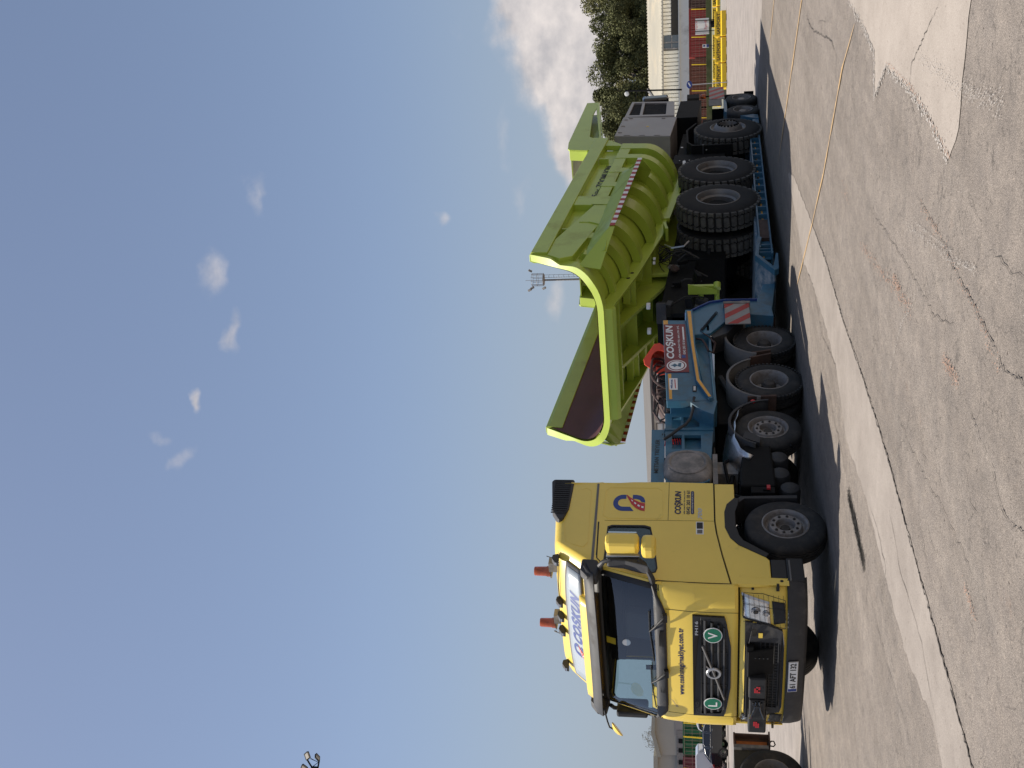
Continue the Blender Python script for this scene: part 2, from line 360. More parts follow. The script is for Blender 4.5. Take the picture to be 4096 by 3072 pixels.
def truck_wheel(parent, name, x, y, z, R_, W, style, flip=False, rr=.295):
    ty = place(tyre_mesh(R_, W, rr, lugs=52 if style == 'drive' else 0), x, y, z, flip).build('wheel', 'rubber', parent, smooth=True, angle=40)
    b = MB()
    if style == 'front':
        b.lathe([(rr + .004, -.03), (rr + .012, -.004), (rr - .004, .002), (rr - .022, -.02), (rr - .035, -.07), (rr - .05, -.085), (.235, -.09), (.215, -.035), (.205, -.022), (.13, -.02), (.125, -.03), (.12, -.11), (0, -.11)], (0, 0, 0))
    elif style == 'drive':
        b.lathe([(rr + .004, -.03), (rr + .012, -.004), (rr - .004, .0), (rr - .02, -.02), (rr - .04, -.10), (rr - .055, -.22), (.17, -.235), (.17, -.21), (0, -.21)], (0, 0, 0))
    place(b, x, y, z, flip); rim = b.build('rim', 'rim', ty, smooth=True, angle=30)
    b = MB(); s = -1 if flip else 1
    if style == 'front':
        for j in range(10):
            a = 2 * math.pi * (j + .3) / 10; b.lathe([(.021, -.03), (.021, .006), (.012, .008), (.012, .018), (0, .018)], (x + .168 * math.cos(a), y - .02 * s, z + .168 * math.sin(a)), n=8)
        b.lathe([(.07, -.11), (.06, -.075), (0, -.07)], (x, y, z), n=20) if s > 0 else None
    else:
        b.lathe([(.125, -.21 * s), (.12, -.10 * s), (.105, -.085 * s), (.09, -.06 * s), (.055, -.05 * s), (0, -.05 * s)], (x, y, z), n=20)
        for j in range(8):
            a = 2 * math.pi * j / 8; b.lathe([(.014, -.09 * s), (.014, -.06 * s), (0, -.06 * s)], (x + .085 * math.cos(a), y, z + .085 * math.sin(a)), n=8)
    b.build('hub', 'hub', ty, smooth=True)
    if style == 'drive':               # inner twin
        place(tyre_mesh(R_, W, rr), x, y - .34 * s, z, flip).build('inner_tyre', 'rubber', ty, smooth=True, angle=40)
    return ty

# ================================================================ tractor unit
trk = thing('tractor_unit', (-1.9, 0, 0), 'yellow tractor unit with two beacons, a sign panel over the windscreen and round green plates', 'truck')
def pl(t, x):                          # piecewise linear
    for (a, b), (c, d) in zip(t, t[1:]):
        if x <= c: return b + (d - b) * max(0, (x - a)) / (c - a)
    return t[-1][1]
XF = [(1.0, 1.455), (1.2, 1.465), (1.5, 1.47), (1.8, 1.462), (2.1, 1.43), (2.2, 1.40), (2.97, 1.12), (3.1, 1.07)]
OFFY = [(0, 0), (.4, .006), (.7, .022), (.9, .045), (1.0, .066), (1.1, .098), (1.18, .135), (1.23, .175), (1.25, .215)]
YS = [0, .2, .4, .6, .75, .9, 1.0, 1.08, 1.14, 1.18, 1.21, 1.235, 1.25]
def fx(y, z, d=0): return pl(XF, z) - pl(OFFY, abs(y)) + d
def wrapf(d=.003): return lambda v: (fx(v.y, v.z, d), v.y, v.z)
def front_sheet(zs, ys, d=0):
    return MB().grid([[Vector((fx(y, z, d), y, z)) for y in ys] for z in zs])
YFULL = [-y for y in YS[::-1]] + YS[1:]
# front panel and corner panels
front_sheet([1.2, 1.28, 1.4, 1.6, 1.8, 1.95, 2.06, 2.12, 2.2], YFULL).build('front_panel', 'yellow', trk, smooth=True, solid=.012)
b = MB()
for s in (1, -1):
    P = [Vector((fx(.93 * s, z, .0065), .93 * s, z)) for z in (1.2, 1.5, 1.8, 2.1)]; b.tube(P, .0035, 5)
    b.tube([(1.245, 1.2505 * s, 1.28), (1.24, 1.2505 * s, 1.8), (1.215, 1.2505 * s, 2.22)], .0065, 5)
    b.tube([(1.25, 1.252 * s, 1.29), (.7, 1.252 * s, 1.385), (.25, 1.252 * s, 1.45), (0, 1.252 * s, 1.47), (-.85, 1.252 * s, 1.47)], .0055, 5)
    b.tube([(0.0, 1.252 * s, 2.09), (-.87, 1.252 * s, 2.09)], .003, 5); b.tube([(0.0, 1.252 * s, 1.48), (.0, 1.252 * s, 2.2), (.02, 1.252 * s, 2.95)], .0016, 4)
    b.tube([(.06, 1.252 * s, 3.035), (.8, 1.252 * s, 3.0), (.90, 1.25 * s, 2.93)], .008, 5)
b.build('panel_gap', 'gap', trk)
# raised blister on each corner panel
for s in (1, -1):
    pts = [(1.02, 1.70), (1.215, 1.74), (1.235, 1.24), (.955, 1.24), (.965, 1.55)]
    q = MB(); rows = []
    for k in range(6):
        t = k / 5; l_ = [(a, z) for a, z in ((1.02 - .06 * min(1, t * 1.5), 1.71 - .47 * t), (1.225, 1.74 - .5 * t))]
        rows.append([Vector((fx(y_, l_[0][1], .007 + .013 * math.sin(math.pi * min(1, max(0, j / 6)) ) ** .3), y_ * s, l_[0][1] + (l_[1][1] - l_[0][1]) * j / 6)) for j in range(7) for y_ in [l_[0][0] + (l_[1][0] - l_[0][0]) * j / 6]])
    q.grid(rows).build('corner_panel', 'yellow', trk, smooth=True)
# side walls with window openings
SIDE = [(1.24, 1.29), (.7, 1.385), (.25, 1.45), (0, 1.47), (-.86, 1.47), (-.875, 2.1), (-.87, 2.6), (-.82, 3.09), (.83, 3.05), (.91, 2.97), (1.185, 2.2), (1.215, 2.12)]
WIN = [(.15, 2.90), (.12, 2.84), (.115, 2.40), (.15, 2.32), (.5, 2.26), (.98, 2.205), (1.06, 2.225), (1.095, 2.30), (1.08, 2.42), (.93, 2.82), (.90, 2.87), (.83, 2.905)]
def inset(poly, d):
    c = Vector((sum(p[0] for p in poly) / len(poly), sum(p[1] for p in poly) / len(poly))); return [tuple(c + (Vector(p) - c) * (1 - d / (Vector(p) - c).length)) for p in poly]
for s in (1, -1):
    y = 1.25 * s
    MB().plate(SIDE, [WIN], 'y', y, y - .03 * s).build('side_wall', 'yellow', trk, bevel=.004)
    w = MB().plate(inset(WIN, -.004), [inset(WIN, .026)], 'y', y + .004 * s, y - .02 * s).build('window_seal', 'black', trk)
    MB().prism(inset(WIN, .0), 'y', y - .010 * s, y - .014 * s).build('side_window', 'sglass', trk)
    # embossed panel behind the door, roof rail
    e = [(-.03, 2.2), (-.03, 2.92), (-.1, 2.99), (-.68, 2.99), (-.74, 2.93), (-.74, 2.24), (-.68, 2.17), (-.1, 2.15)]
    MB().plate(e, [inset(e, .02)], 'y', y + .0035 * s, y).build('embossed_panel', 'yellow', trk, bevel=.003)
    MB().prism([(.88, 3.035), (.88, 3.07), (-.82, 3.115), (-.82, 3.085)], 'y', y + .006 * s, y - .03 * s).build('roof_rail', 'fend', trk)
    MB().prism([(.75, 2.995), (.75, 3.015), (.05, 3.04), (.05, 3.022)], 'y', y + .002 * s, y - .01 * s).build('drip_rail', 'black', trk)
    # lower skirt / wheel arch panel
    ar = [(-.84, 1.19), (-.49, 1.19), (-.36, 1.29), (-.19, 1.325), (.12, 1.325), (.34, 1.26), (.48, 1.16), (.71, .84), (.78, .79), (1.18, .79), (1.225, .83), (1.25, 1.05), (1.25, 1.275), (.7, 1.372), (.25, 1.437), (0, 1.457), (-.84, 1.457)]
    MB().prism(ar, 'y', y + .001 * s, y - .05 * s).build('arch_panel', 'yellow', trk, bevel=.008)
    o_ = [(-.52, 1.19), (-.37, 1.30), (-.20, 1.335), (.13, 1.335), (.35, 1.27), (.49, 1.17), (.73, .83)]
    i_ = [(.66, .79), (.5, .98), (.40, 1.1), (.30, 1.15), (.1, 1.19), (-.2, 1.19), (-.35, 1.15), (-.5, 1.13)]
    MB().prism(o_ + i_, 'y', y + .012 * s, y - .30 * s).build('arch_trim', 'black', trk, bevel=.006)
    MB().prism([(-.48, 1.2), (-.58, 1.1), (-.62, .34), (-.55, .34), (-.53, 1.05), (-.42, 1.15)], 'y', y - .01 * s, y - .4 * s).build('mudguard', 'grayp', trk, bevel=.004)
# underbody, bulkhead, engine
b = MB(); b.bx((-.86, -1.2, 1.48), (1.2, 1.2, 1.52)); b.bx((-.88, -1.22, 1.3), (-.84, 1.22, 3.05)); b.build('cab_floor', 'chas', trk)
MB().bx((-.875, -1.235, 1.47), (-.845, 1.235, 3.6)).build('rear_wall', 'yellow', trk, bevel=.01)
MB().bx((-.8, -.5, .55), (1.2, .5, 1.35)).build('engine', 'chas', trk)
# roof
def roof_ring(f):
    ins = pl([(0, 0), (.3, .012), (.6, .03), (.82, .055), (.94, .10), (1, .19)], f)
    zt = lambda x: 3.60 + (.6 - x) * .085; ring = []
    xfr = pl([(0, 1.085), (.25, .97), (.62, .77), (.85, .64), (1, .50)], f)
    pts = []
    for y in YS: pts.append((xfr - pl(OFFY, y) * .95, y * (1.25 - ins) / 1.25))
    for x in (.6, .3, 0, -.3, -.6, -.8, -.86 + ins * .5): pts.append((min(x, pts[-1][0] - .01), 1.25 - ins))
    pts.append((-.87 + ins, 1.25 - ins - .06))
    for x, y in pts: ring.append(Vector((x, y, 3.03 + (-x + 1) * .0 + f * (zt(x) - 3.03))))
    return ring
rows = []
for f in (0, .12, .3, .45, .6, .72, .82, .89, .94, .975, 1):
    r_ = roof_ring(f); rows.append([Vector((v.x, -v.y, v.z)) for v in r_[::-1]] + r_[1:])
b = MB().grid(rows); k = len(rows[-1]); b.f.append(tuple(len(b.v) - k + i for i in range(k)))
b.build('roof', 'yellow', trk, smooth=True, angle=50)
for s in (1, -1):
    e = [(.50, 3.36), (.40, 3.47), (-.6, 3.60), (-.70, 3.55), (-.74, 3.25), (-.68, 3.19), (.48, 3.14), (.58, 3.2)]
    def rw(v): 
        f = (v.z - 3.03) / (3.60 + (.6 - v.x) * .085 - 3.03); ins = pl([(0, 0), (.3, .012), (.6, .03), (.82, .055), (.94, .10), (1, .19)], f)
        return (v.x, (1.25 - ins) * (1 if v.y > 0 else -1) + v.y * .01, v.z)
    MB().plate(e, [inset(e, .018)], 'y', .4 * s, -.1 * s if 0 else .1 * s).xf(rw).build('roof_emboss', 'yellow', trk)
def rfront(y, z, d=0):                 # roof front surface
    f = (z - 3.03) / (3.60 - 3.03); return pl([(0, 1.085), (.25, .97), (.62, .77), (.85, .64), (1, .50)], f) - pl(OFFY, min(1.25, abs(y) * 1.02)) * .95 + d
def rsheet(y0, y1, z0a, z1a, n=14, k=5, d=0):
    return MB().grid([[Vector((rfront(y0 + (y1 - y0) * j / n, z0a(j / n) + (z1a(j / n) - z0a(j / n)) * i / k, d), y0 + (y1 - y0) * j / n, z0a(j / n) + (z1a(j / n) - z0a(j / n)) * i / k)) for j in range(n + 1)] for i in range(k + 1)])
cv = lambda t: (2 * t - 1) ** 4
sgb = rsheet(-1.02, 1.06, lambda t: 3.21, lambda t: 3.475 - .05 * cv(t), d=.016).build('sign_frame', 'fend', trk, smooth=True, solid=.02)
sg = rsheet(-.97, 1.01, lambda t: 3.225, lambda t: 3.45 - .04 * cv(t), d=.032).build('sign_panel', 'signw', trk, smooth=True, solid=.014)
wr = lambda v: (rfront(v.y, v.z, .046), v.y, v.z)
text('COŞKUN', 'navy', sg, (1, .10 + .46, 3.275), (0, -1, 0), (0, 0, 1), .70, .135, bold=.03, shear=.25, wrap=wr) if 0 else None
text('COŞKUN', 'navy', sg, (1, .44, 3.255), (0, 1, 0), (0, 0, 1), .78, .155, bold=.035, shear=.25, wrap=wr) if 0 else None
def front_text(s_, m_, par, ymin, ymax, z0, z1, wrapper, **k):
    # the reader faces -x, so letters run from y=ymin (reader's left) to y=ymax
    return text(s_, m_, par, (0, ymin, z0), (0, 1, 0), (0, 0, 1), ymax - ymin, z1 - z0, wrap=wrapper, **k)
front_text('COŞKUN', 'navy', sg, -.24, .66, 3.232, 3.41, wr, bold=.055, shear=.3, sp=1.12)
LOGO_C = [(0, .34)] + [(.5 - .5 * math.cos(R(180 * i / 14)), .70 + .30 * math.sin(R(180 * i / 14))) for i in range(15)] + [(1, .60), (.74, .60)] + [(.5 + .24 * math.cos(R(180 * i / 10)), .70 + .15 * math.sin(R(180 * i / 10))) for i in range(11)] + [(.26, .46)]
LOGO_L = [(1, .40), (1, .28), (.95, .14), (.83, .05), (.64, .0), (.52, .0), (.56, .12), (.68, .17), (.74, .27), (.74, .40)]
LOGO_R = [(0, 0), (.47, 0), (.53, .16), (.68, .34), (.84, .48), (1.0, .585), (.96, .60), (.70, .52), (.42, .42), (.18, .28), (.05, .14)]
LOGO_D = [[(.16, .04), (.28, .04), (.30, .11), (.19, .11)], [(.24, .17), (.34, .15), (.40, .22), (.31, .24)], [(.39, .29), (.47, .27), (.54, .33), (.47, .35)], [(.56, .39), (.62, .38), (.69, .43), (.64, .44)]]
def logo(par, mapper):                 # mapper(u, v, lift): u from the reader's left, v upwards
    for nm, m_, ps, d in (('logo_letter', 'navy', [LOGO_C, LOGO_L], .001), ('logo_road', 'redv', [LOGO_R], .003), ('logo_dashes', 'white', LOGO_D, .005)):
        b2 = MB()
        for p in ps:
            tr = tessellate_polygon([[Vector((a, z, 0)) for a, z in p]]); b2.add([mapper(a, z, d) for a, z in p], [tuple(t) for t in tr])
        b2.build(nm, m_, par)
logo(sg, lambda u, v, d: (rfront(-.50 + .20 * u, 3.235 + .17 * v, .046 + d), -.50 + .20 * u + .03 * v, 3.235 + .17 * v))
rsheet(-1.06, .82, lambda t: 3.095 + .02 * cv(t), lambda t: 3.212 + .0 * t, d=.15).build('visor_panel', 'yellow', trk, smooth=True, solid=.06)
# sun visor
rows = []
for z, d in ((3.13, .06), (3.125, .16), (3.085, .24), (3.03, .30), (2.985, .33), (2.975, .315), (3.02, .27), (3.10, .10)):
    rows.append([Vector((1.10 - pl(OFFY, min(1.25, abs(y))) * 1.2 + d, y * 1.035, z + .03 * (abs(y) / 1.25) ** 3)) for y in YFULL])
MB().grid(rows).build('sun_visor', 'grayp', trk, smooth=True)
for s in (1, -1): MB().prism([(.84, 3.19), (.86, 2.98), (1.0, 2.93), (1.22, 2.965), (1.20, 3.10), (1.06, 3.20)], 'y', 1.275 * s, 1.14 * s).build('visor_end', 'grayp', trk, bevel=.03)
# windscreen, pillars, cowl
ysw = [-1.18, -1.14, -1.08, -1.0, -.9, -.75, -.6, -.4, -.2, 0, .2, .4, .6, .75, .9, 1.0, 1.08, 1.14, 1.18]
front_sheet([2.2, 2.35, 2.5, 2.65, 2.8, 2.97], ysw).build('windscreen', 'glass', trk, smooth=True)
for s in (1, -1):
    P1 = MB()
    P1.grid([[Vector((fx(y, z, .002), y * s, z)) for y in (1.145, 1.18, 1.205, 1.215)] for z in (2.18, 2.4, 2.6, 2.8, 2.98)]).build('windscreen_trim', 'black', trk, smooth=True, solid=.01)
    MB().grid([[Vector((fx(y, z, 0), y * s, z)) for y in (1.21, 1.235, 1.25)] for z in (2.15, 2.4, 2.6, 2.8, 3.05)]).build('pillar', 'yellow', trk, smooth=True, solid=.02)
    MB().tube([(fx(1.235, z, .004), 1.238 * s, z) for z in (2.2, 2.5, 2.8, 2.97)], .006, 5).build('pillar_seam', 'gap', trk)
front_sheet([2.93, 2.97, 3.03], YFULL, .0).build('header', 'black', trk, smooth=True, solid=.02)
zl = lambda y: 2.115 + .0 * y
rows = []
for t in (0, .25, .5, .75, 1):
    r_ = []
    for y in [-1.24] + ysw + [1.24]:
        a = abs(y); zb = 2.095 + pl([(0, 0), (.85, 0), (.95, .02), (1.08, .10), (1.18, .15), (1.25, .18)], a); zt = 2.235 + pl([(0, 0), (1.1, .015), (1.25, .06)], a)
        z = zb + (zt - zb) * t; r_.append(Vector((fx(y, z, .012 + .02 * math.sin(math.pi * t)), y, z)))
    rows.append(r_)
cowl = MB().grid(rows).build('cowl', 'grayp', trk, smooth=True, solid=.012)
b = MB()
for y0 in (.33, -.52):
    for i in range(5):
        z = 2.13 + i * .014; b.bx((fx(y0, z, .03), y0, z), (fx(y0, z, .040), y0 + .27, z + .005))
b.build('vent_slots', 'gap', cowl)
for ya, yt, yb in ((.86, .52, -.05), (-.12, -.40, -1.02)):
    b = MB(); b.tube([(1.47, ya + .03, 2.11), (1.49, ya, 2.13), (1.47, (ya + yt) / 2, 2.24), (fx(yt, 2.31, .03), yt, 2.315)], [.028, .024, .014, .009], 8)
    b.box((1.475, ya, 2.11), (.05, .12, .06), (0, 10, 0))
    w = b.build('wiper', 'black', trk, smooth=True)
    MB().tube([(fx(y, 2.315 - .05 * abs(y - yt), .02), y, 2.31 - .09 * abs(y - yt) + .10 * max(0, y - yt)) for y in (yt + .33, yt + .1, yt, yt - .2, yt - .5)], .009, 6).build('wiper_blade', 'black', w)
# interior seen through the glass
MB().bx((-.84, -1.2, 1.55), (-.82, 1.2, 3.0)).build('cab_lining', 'skin', trk)
for s in (1, -1): MB().plate(SIDE, [inset(WIN, -.02)], 'y', 1.215 * s, 1.205 * s).build('door_lining', 'dash', trk)
it = MB(); it.bx((1.05, -1.1, 1.9), (1.30, 1.1, 2.22)); it.bx((.6, -.25, 1.5), (1.1, .25, 2.1)); it.build('dashboard', 'dash', trk, bevel=.03)
b = MB().bx((-.8, -1.15, 1.85), (-.25, 1.15, 2.35)); b.build('bunk', 'skin', trk, bevel=.05)
for s in (1, -1):
    st = MB().box((.25, .68 * s, 1.95), (.5, .5, .16)).box((.0, .68 * s, 2.35), (.16, .5, .8), (0, -8, 0)).box((-.04, .68 * s, 2.83), (.1, .3, .2)).build('seat', 'skin', trk, bevel=.04)
b = MB(); b.tube([(.95 - .1 * math.sin(a), -.68 + .22 * math.cos(a), 2.2 + .20 * math.sin(a)) for a in [2 * math.pi * i / 20 for i in range(20)]], .014, 6, closed=True); b.cyl((1.05, -.68, 2.1), (.95, -.68, 2.2), .03, 8)
b.build('steering_wheel', 'black', trk) if 0 else None
b = MB().grid([[Vector((.9 - .05 * i, y, 2.93 - .03 * i)) for y in (-1.1, 0, 1.1)] for i in range(2)]); b.bx((.2, -1.2, 2.95), (.95, 1.2, 2.99)); b.bx((-.8, -1.2, 2.75), (.2, 1.2, 2.99)); b.build('headlining', 'chas', trk)
for y0, y1 in ((.70, .95), (.18, .30), (-.28, .05)): MB().box((1.22, (y0 + y1) / 2, 2.245), (.16, y1 - y0, .012), (0, 12, 0)).build('paper', 'white', trk)
MB().box((1.26, -.80, 2.27), (.02, .42, .10), (0, -30, 0)).build('name_plate', 'yband', trk) 
MB().lathe([(0, 0), (.055, 0), (.055, .01), (0, .01)], (fx(.2, 2.62, -.012), .18, 2.63), 'x', 20).build('toll_sticker', 'white', trk)
s1 = MB().box((fx(.13, 2.84, -.008), .13, 2.84), (.004, .11, .13), (0, -20, 0)).build('pass_sticker', 'yband', trk)
b = MB(); b.box((1.2, -.30, 2.32), (.02, .07, .14)); b.cyl((1.2, -.3, 2.2), (1.2, -.3, 2.3), .01, 6); b.build('phone_holder', 'black', trk)
# grille
gp = [(-.90, 1.765), (-.90, 1.36), (-.80, 1.345), (-.35, 1.285), (.50, 1.285), (.86, 1.37), (.925, 1.745), (.90, 1.765)]
gp = [(-.895, 1.765), (-.885, 1.37), (-.80, 1.345), (-.30, 1.285), (.40, 1.285), (.80, 1.345), (.885, 1.37), (.895, 1.765)]
def dense(poly, st=.08):
    o = []
    for (a, b_), (c, d) in zip(poly, poly[1:] + poly[:1]):
        k = max(1, int(math.hypot(c - a, d - b_) / st)); o += [(a + (c - a) * i / k, b_ + (d - b_) * i / k) for i in range(k)]
    return o
def fplate(poly, holes, d0, d1, name, m_, par, bev=0):
    b = MB().plate(dense(poly), [dense(h) for h in holes], 'x', d0, d1); b.xf(lambda v: (fx(v.y, v.z) + v.x, v.y, v.z)); return b.build(name, m_, par, bevel=bev, smooth=False)
gi = inset(gp, .055); gi = [(-.84, 1.66), (-.82, 1.41), (-.78, 1.385), (-.29, 1.325), (.29, 1.325), (.78, 1.385), (.82, 1.41), (.84, 1.66)]
# dense dark mesh sheet behind the bars
ys_ = [y * .05 for y in range(-17, 18)]
g0 = front_sheet([1.31, 1.4, 1.5, 1.6, 1.7, 1.75], [max(-.86, min(.86, y)) for y in ys_], .014)
g0.xf(lambda v: (v.x, v.y, max(v.z, 1.30 + max(0, abs(v.y) - .3) * .11))); grl = g0.build('grille', 'mesh', trk)
fplate(gp, [gi], .004, .040, 'grille_frame', 'black', grl, .004)
b = MB()
for k, z in enumerate((1.61, 1.525, 1.44, 1.37)):
    b.tube([(fx(y, z, .032), y, z) for y in [(-.84 + .035 * k) + (1.68 - .07 * k) * i / 16 for i in range(17)]], .019, 6)
for y in (-.28, 0.02, .30): b.box((fx(y, 1.5, .012), y, 1.49), (.015, .012, .32))
b.build('grille_bars', 'grayp', grl, smooth=True)
MB().tube([(fx(.43, 1.63, .045), .43, 1.645), (fx(0, 1.5, .05), -.03, 1.50), (fx(-.5, 1.36, .045), -.52, 1.365)], .016, 6).build('diagonal_bar', 'fend', grl)
MB().lathe([(.062, .0), (.095, .0), (.098, .018), (.09, .03), (.065, .03), (.062, .0)], (fx(0, 1.5, .035), -.03, 1.5), 'x', 32).build('emblem_ring', 'steel', grl, smooth=True)
MB().tube([(1.5, .035, 1.565), (1.5, .075, 1.605)], .011, 6).build('emblem_arrow', 'steel', grl)
MB().bx((1.495, -.115, 1.482), (1.512, .055, 1.518)).build('emblem_bar', 'steel', grl)
front_text('VOLVO', 'black', grl, -.105, .045, 1.488, 1.512, lambda v: (1.5135, v.y, v.z), bold=.02)
front_text('VOLVO', 'blackv', grl, -.85, -.60, 1.69, 1.735, wrapf(.0425), bold=.03)
front_text('FH16', 'steel', grl, .60, .82, 1.695, 1.735, wrapf(.0425), bold=.02)
for yc, ch in ((.625, 'V'), (-.60, 'L')):
    q = MB().lathe([(0, 0), (.118, 0), (.118, .006), (0, .006)], (0, 0, 0), 'x', 40).xf(lambda v: (fx(yc, 1.51, .055) + v.x - (v.y) * .09 * (1 if yc > 0 else -1), v.y + yc, v.z + 1.512)).build('round_plate', 'white', trk)
    MB().lathe([(0, 0), (.106, 0), (.106, .003), (0, .003)], (0, 0, 0), 'x', 40).xf(lambda v: (fx(yc, 1.51, .0615) + v.x - (v.y) * .09 * (1 if yc > 0 else -1), v.y + yc, v.z + 1.512)).build('plate_face', 'greenv', q)
    front_text(ch, 'white', q, yc - .05, yc + (.052 if ch == 'V' else .04), 1.455, 1.572, lambda v: (fx(yc, 1.51, .0665) - (v.y - yc) * .09 * (1 if yc > 0 else -1), v.y, v.z), bold=.015)
front_text('www.coskunagirnakliyat.com.tr', 'navyd', trk, -.53, .66, 1.862, 1.955, wrapf(.0085), bold=.036, sp=1.10)
front_text('Beyhaker', 'navy', trk, -.80, -.63, 1.95, 1.99, lambda v: (fx(v.y, v.z, .0085), v.y, v.z + (v.y + .8) * .45), bold=-.005, shear=.4)
# bumper
BO = [(0, 0), (.4, .01), (.7, .035), (.9, .075), (1.02, .12), (1.12, .18), (1.19, .25), (1.235, .34)]
BYS = [0, .2, .4, .6, .75, .9, 1.0, 1.08, 1.14, 1.19, 1.22, 1.24, 1.25]
def bxf(y, z, d=0):
    base = pl([(.36, 1.44), (.45, 1.49), (.6, 1.50), (.9, 1.49), (1.1, 1.485), (1.2, 1.46)], z); a = abs(y)
    return base - pl([(0, 0), (.4, .01), (.7, .035), (.9, .085), (1.0, .125), (1.1, .19), (1.18, .27), (1.25, .38)], a) + d
def bump(zs, ys, d=0): return MB().grid([[Vector((bxf(y, z, d), y, z)) for y in ys] for z in zs])
BY = [-y for y in BYS[::-1]] + BYS[1:]
bu = bump([.58, .7, .85, 1.0, 1.1, 1.15, 1.175], BY).build('bumper', 'yellow', trk, smooth=True, solid=.012)
b = MB()
for s in (1, -1): b.prism([(1.12, .58), (1.12, 1.175), (1.24, 1.175), (1.24, .58)], 'y', 1.252 * s, 1.24 * s)
b.build('bumper_side', 'yellow', bu)
bump([1.17, 1.185, 1.2], BY, -.045).build('bumper_gap', 'gap', bu, smooth=True)
bl = bump([.36, .40, .5, .585, .60], BY, .022).build('lower_bumper', 'grayp', trk, smooth=True, solid=.02)
b = MB()
for s in (1, -1):
    b.bx((.74, 1.262 * s, .38), (1.16, 1.15 * s, .59)); b.bx((.76, 1.25 * s, .59), (1.2, 1.10 * s, .78))
b.build('step', 'black', trk, bevel=.012)
MB().bx((.80, 1.28, .545), (1.16, 1.2, .565)).bx((.80, -1.28, .545), (1.16, -1.2, .565)).build('step_tread', 'fend', trk)
lg = [(-.80, 1.115), (-.80, .86), (-.72, .66), (-.60, .635), (.55, .635), (.72, .66), (.80, .82), (.82, 1.115)]
def bplate(poly, holes, d0, d1, name, m_, par, bev=0, st=.08):
    b = MB().plate(dense(poly, st), [dense(h, st) for h in holes], 'x', d0, d1); b.xf(lambda v: (bxf(v.y, v.z) + v.x, v.y, v.z)); return b.build(name, m_, par, bevel=bev)
yy = [y * .05 for y in range(-16, 17)]
lo = bump([.655, .72, .8, .9, 1.0, 1.095], [max(-.78, min(.78, y)) for y in yy], .016).xf(lambda v: (v.x, v.y * (1 - .10 * max(0, .86 - v.z) / .2), v.z)).build('lower_grille', 'mesh', bu)
bplate(lg, [[(-.62, 1.06), (-.62, .70), (-.56, .68), (.50, .68), (.54, .70), (.54, 1.06)]], .004, .042, 'lower_grille_frame', 'grayp', lo, .004)
b = MB()
for k in range(5): b.tube([(bxf(y, .70 + .055 * k, .034), y, .70 + .055 * k) for y in [-.62 + 1.16 * i / 12 for i in range(13)]], .007, 5)
for k in range(24): y = -.6 + k * .049; b.box((bxf(y, .8, .024), y, .82), (.006, .008, .26))
b.build('grille_slats', 'grayp', lo)
MB().bx((bxf(.7, .95, .040), .60, .90), (bxf(.7, .95, .048), .68, .95)).build('reflector', 'yellow', lo)
b = MB()
for i in range(4): b.bx((bxf(.68, 1, .040), .62, .985 + i * .015), (bxf(.68, 1, .047), .74, .992 + i * .015))
b.build('louvre', 'gap', lo)
for s in (1, -1):                      # headlamps with wire guards
    hp = [(1.12, 1.145), (.875, 1.125), (.80, .93), (.775, .80), (1.0, .82), (1.085, .95)]
    hp = [(y * s, z) for y, z in hp]
    def quad(c, d, n=8):               # c: four (y, z) corners, mapped on to the curved bumper
        return MB().grid([[Vector((bxf(y, z, d), y * s, z)) for i in range(n + 1) for y, z in [((c[0][0] * (1 - i / n) + c[1][0] * i / n) * (1 - j / n) + (c[3][0] * (1 - i / n) + c[2][0] * i / n) * j / n, (c[0][1] * (1 - i / n) + c[1][1] * i / n) * (1 - j / n) + (c[3][1] * (1 - i / n) + c[2][1] * i / n) * j / n)]] for j in range(n + 1)])
    hl = quad([(1.135, 1.15), (.86, 1.13), (.775, .80), (1.06, .83)], .016).build('headlight', 'lens', trk, smooth=True, solid=.016)
    quad([(1.14, 1.155), (1.115, 1.155), (1.04, .82), (1.065, .82)], .022).build('lamp_bezel', 'steel', hl, solid=.01); quad([(.885, 1.14), (.86, 1.14), (.765, .79), (.79, .79)], .022).build('lamp_bezel', 'grayp', hl, solid=.01)
    quad([(1.07, .79), (.79, .765), (.82, .625), (1.055, .635)], .014).build('fog_lamp_panel', 'black', hl, smooth=True, solid=.014)
    b = MB()
    for y, z, r_ in ((.955, .985, .055), (.93, .86, .045)): b.lathe([(0, .02), (r_ * .5, .02), (r_ * .62, .03), (r_ * .7, .012), (r_, .024), (r_ * 1.1, .010)], (bxf(y, z, .012), y * s, z), 'x', 20)
    b.build('projector_lens', 'steel', hl, smooth=True)
    MB().lathe([(0, .012), (.024, .01), (.027, 0)], (bxf(.955, .985, .034), .955 * s, .985), 'x', 16).build('lamp_glass', 'blackg', hl, smooth=True)
    b = MB()
    for z in [.64, .70, .76, .82, .88, .94, 1.0, 1.06, 1.12]:
        b.tube([(bxf(y, z, .045 + .012 * math.sin((y - .76) * 8)), y * s, z + (y - .95) * .06) for y in (.77, .86, .95, 1.04, 1.10, 1.14)], .0028, 4)
    for y in (.80, 1.02): b.tube([(bxf(y, z, .05), (y + (z - .85) * .15) * s, z) for z in (.62, .8, 1.0, 1.14)], .0028, 4)
    fr_ = [(.76, .62), (1.10, .63), (1.15, .9), (1.15, 1.13), (.90, 1.15), (.82, .93), (.76, .74)]
    b.tube([(bxf(y, z, .045), y * s, z) for y, z in dense(fr_, .1)], .0045, 5, closed=True)
    b.build('headlight_guard', 'black', hl)
    MB().lathe([(0, .012), (.03, .012), (.034, 0)], (bxf(.72, 1.10, .0), .79 * s, 1.0), 'x', 14).build('washer_cap', 'yellow', hl)
    b = MB(); b.bx((1.30, 1.255 * s, .70), (1.22, 1.2 * s, .73)); b.disc((1.17, 1.2535 * s, .665), .022); b.build('jack_cover', 'gap', bu)
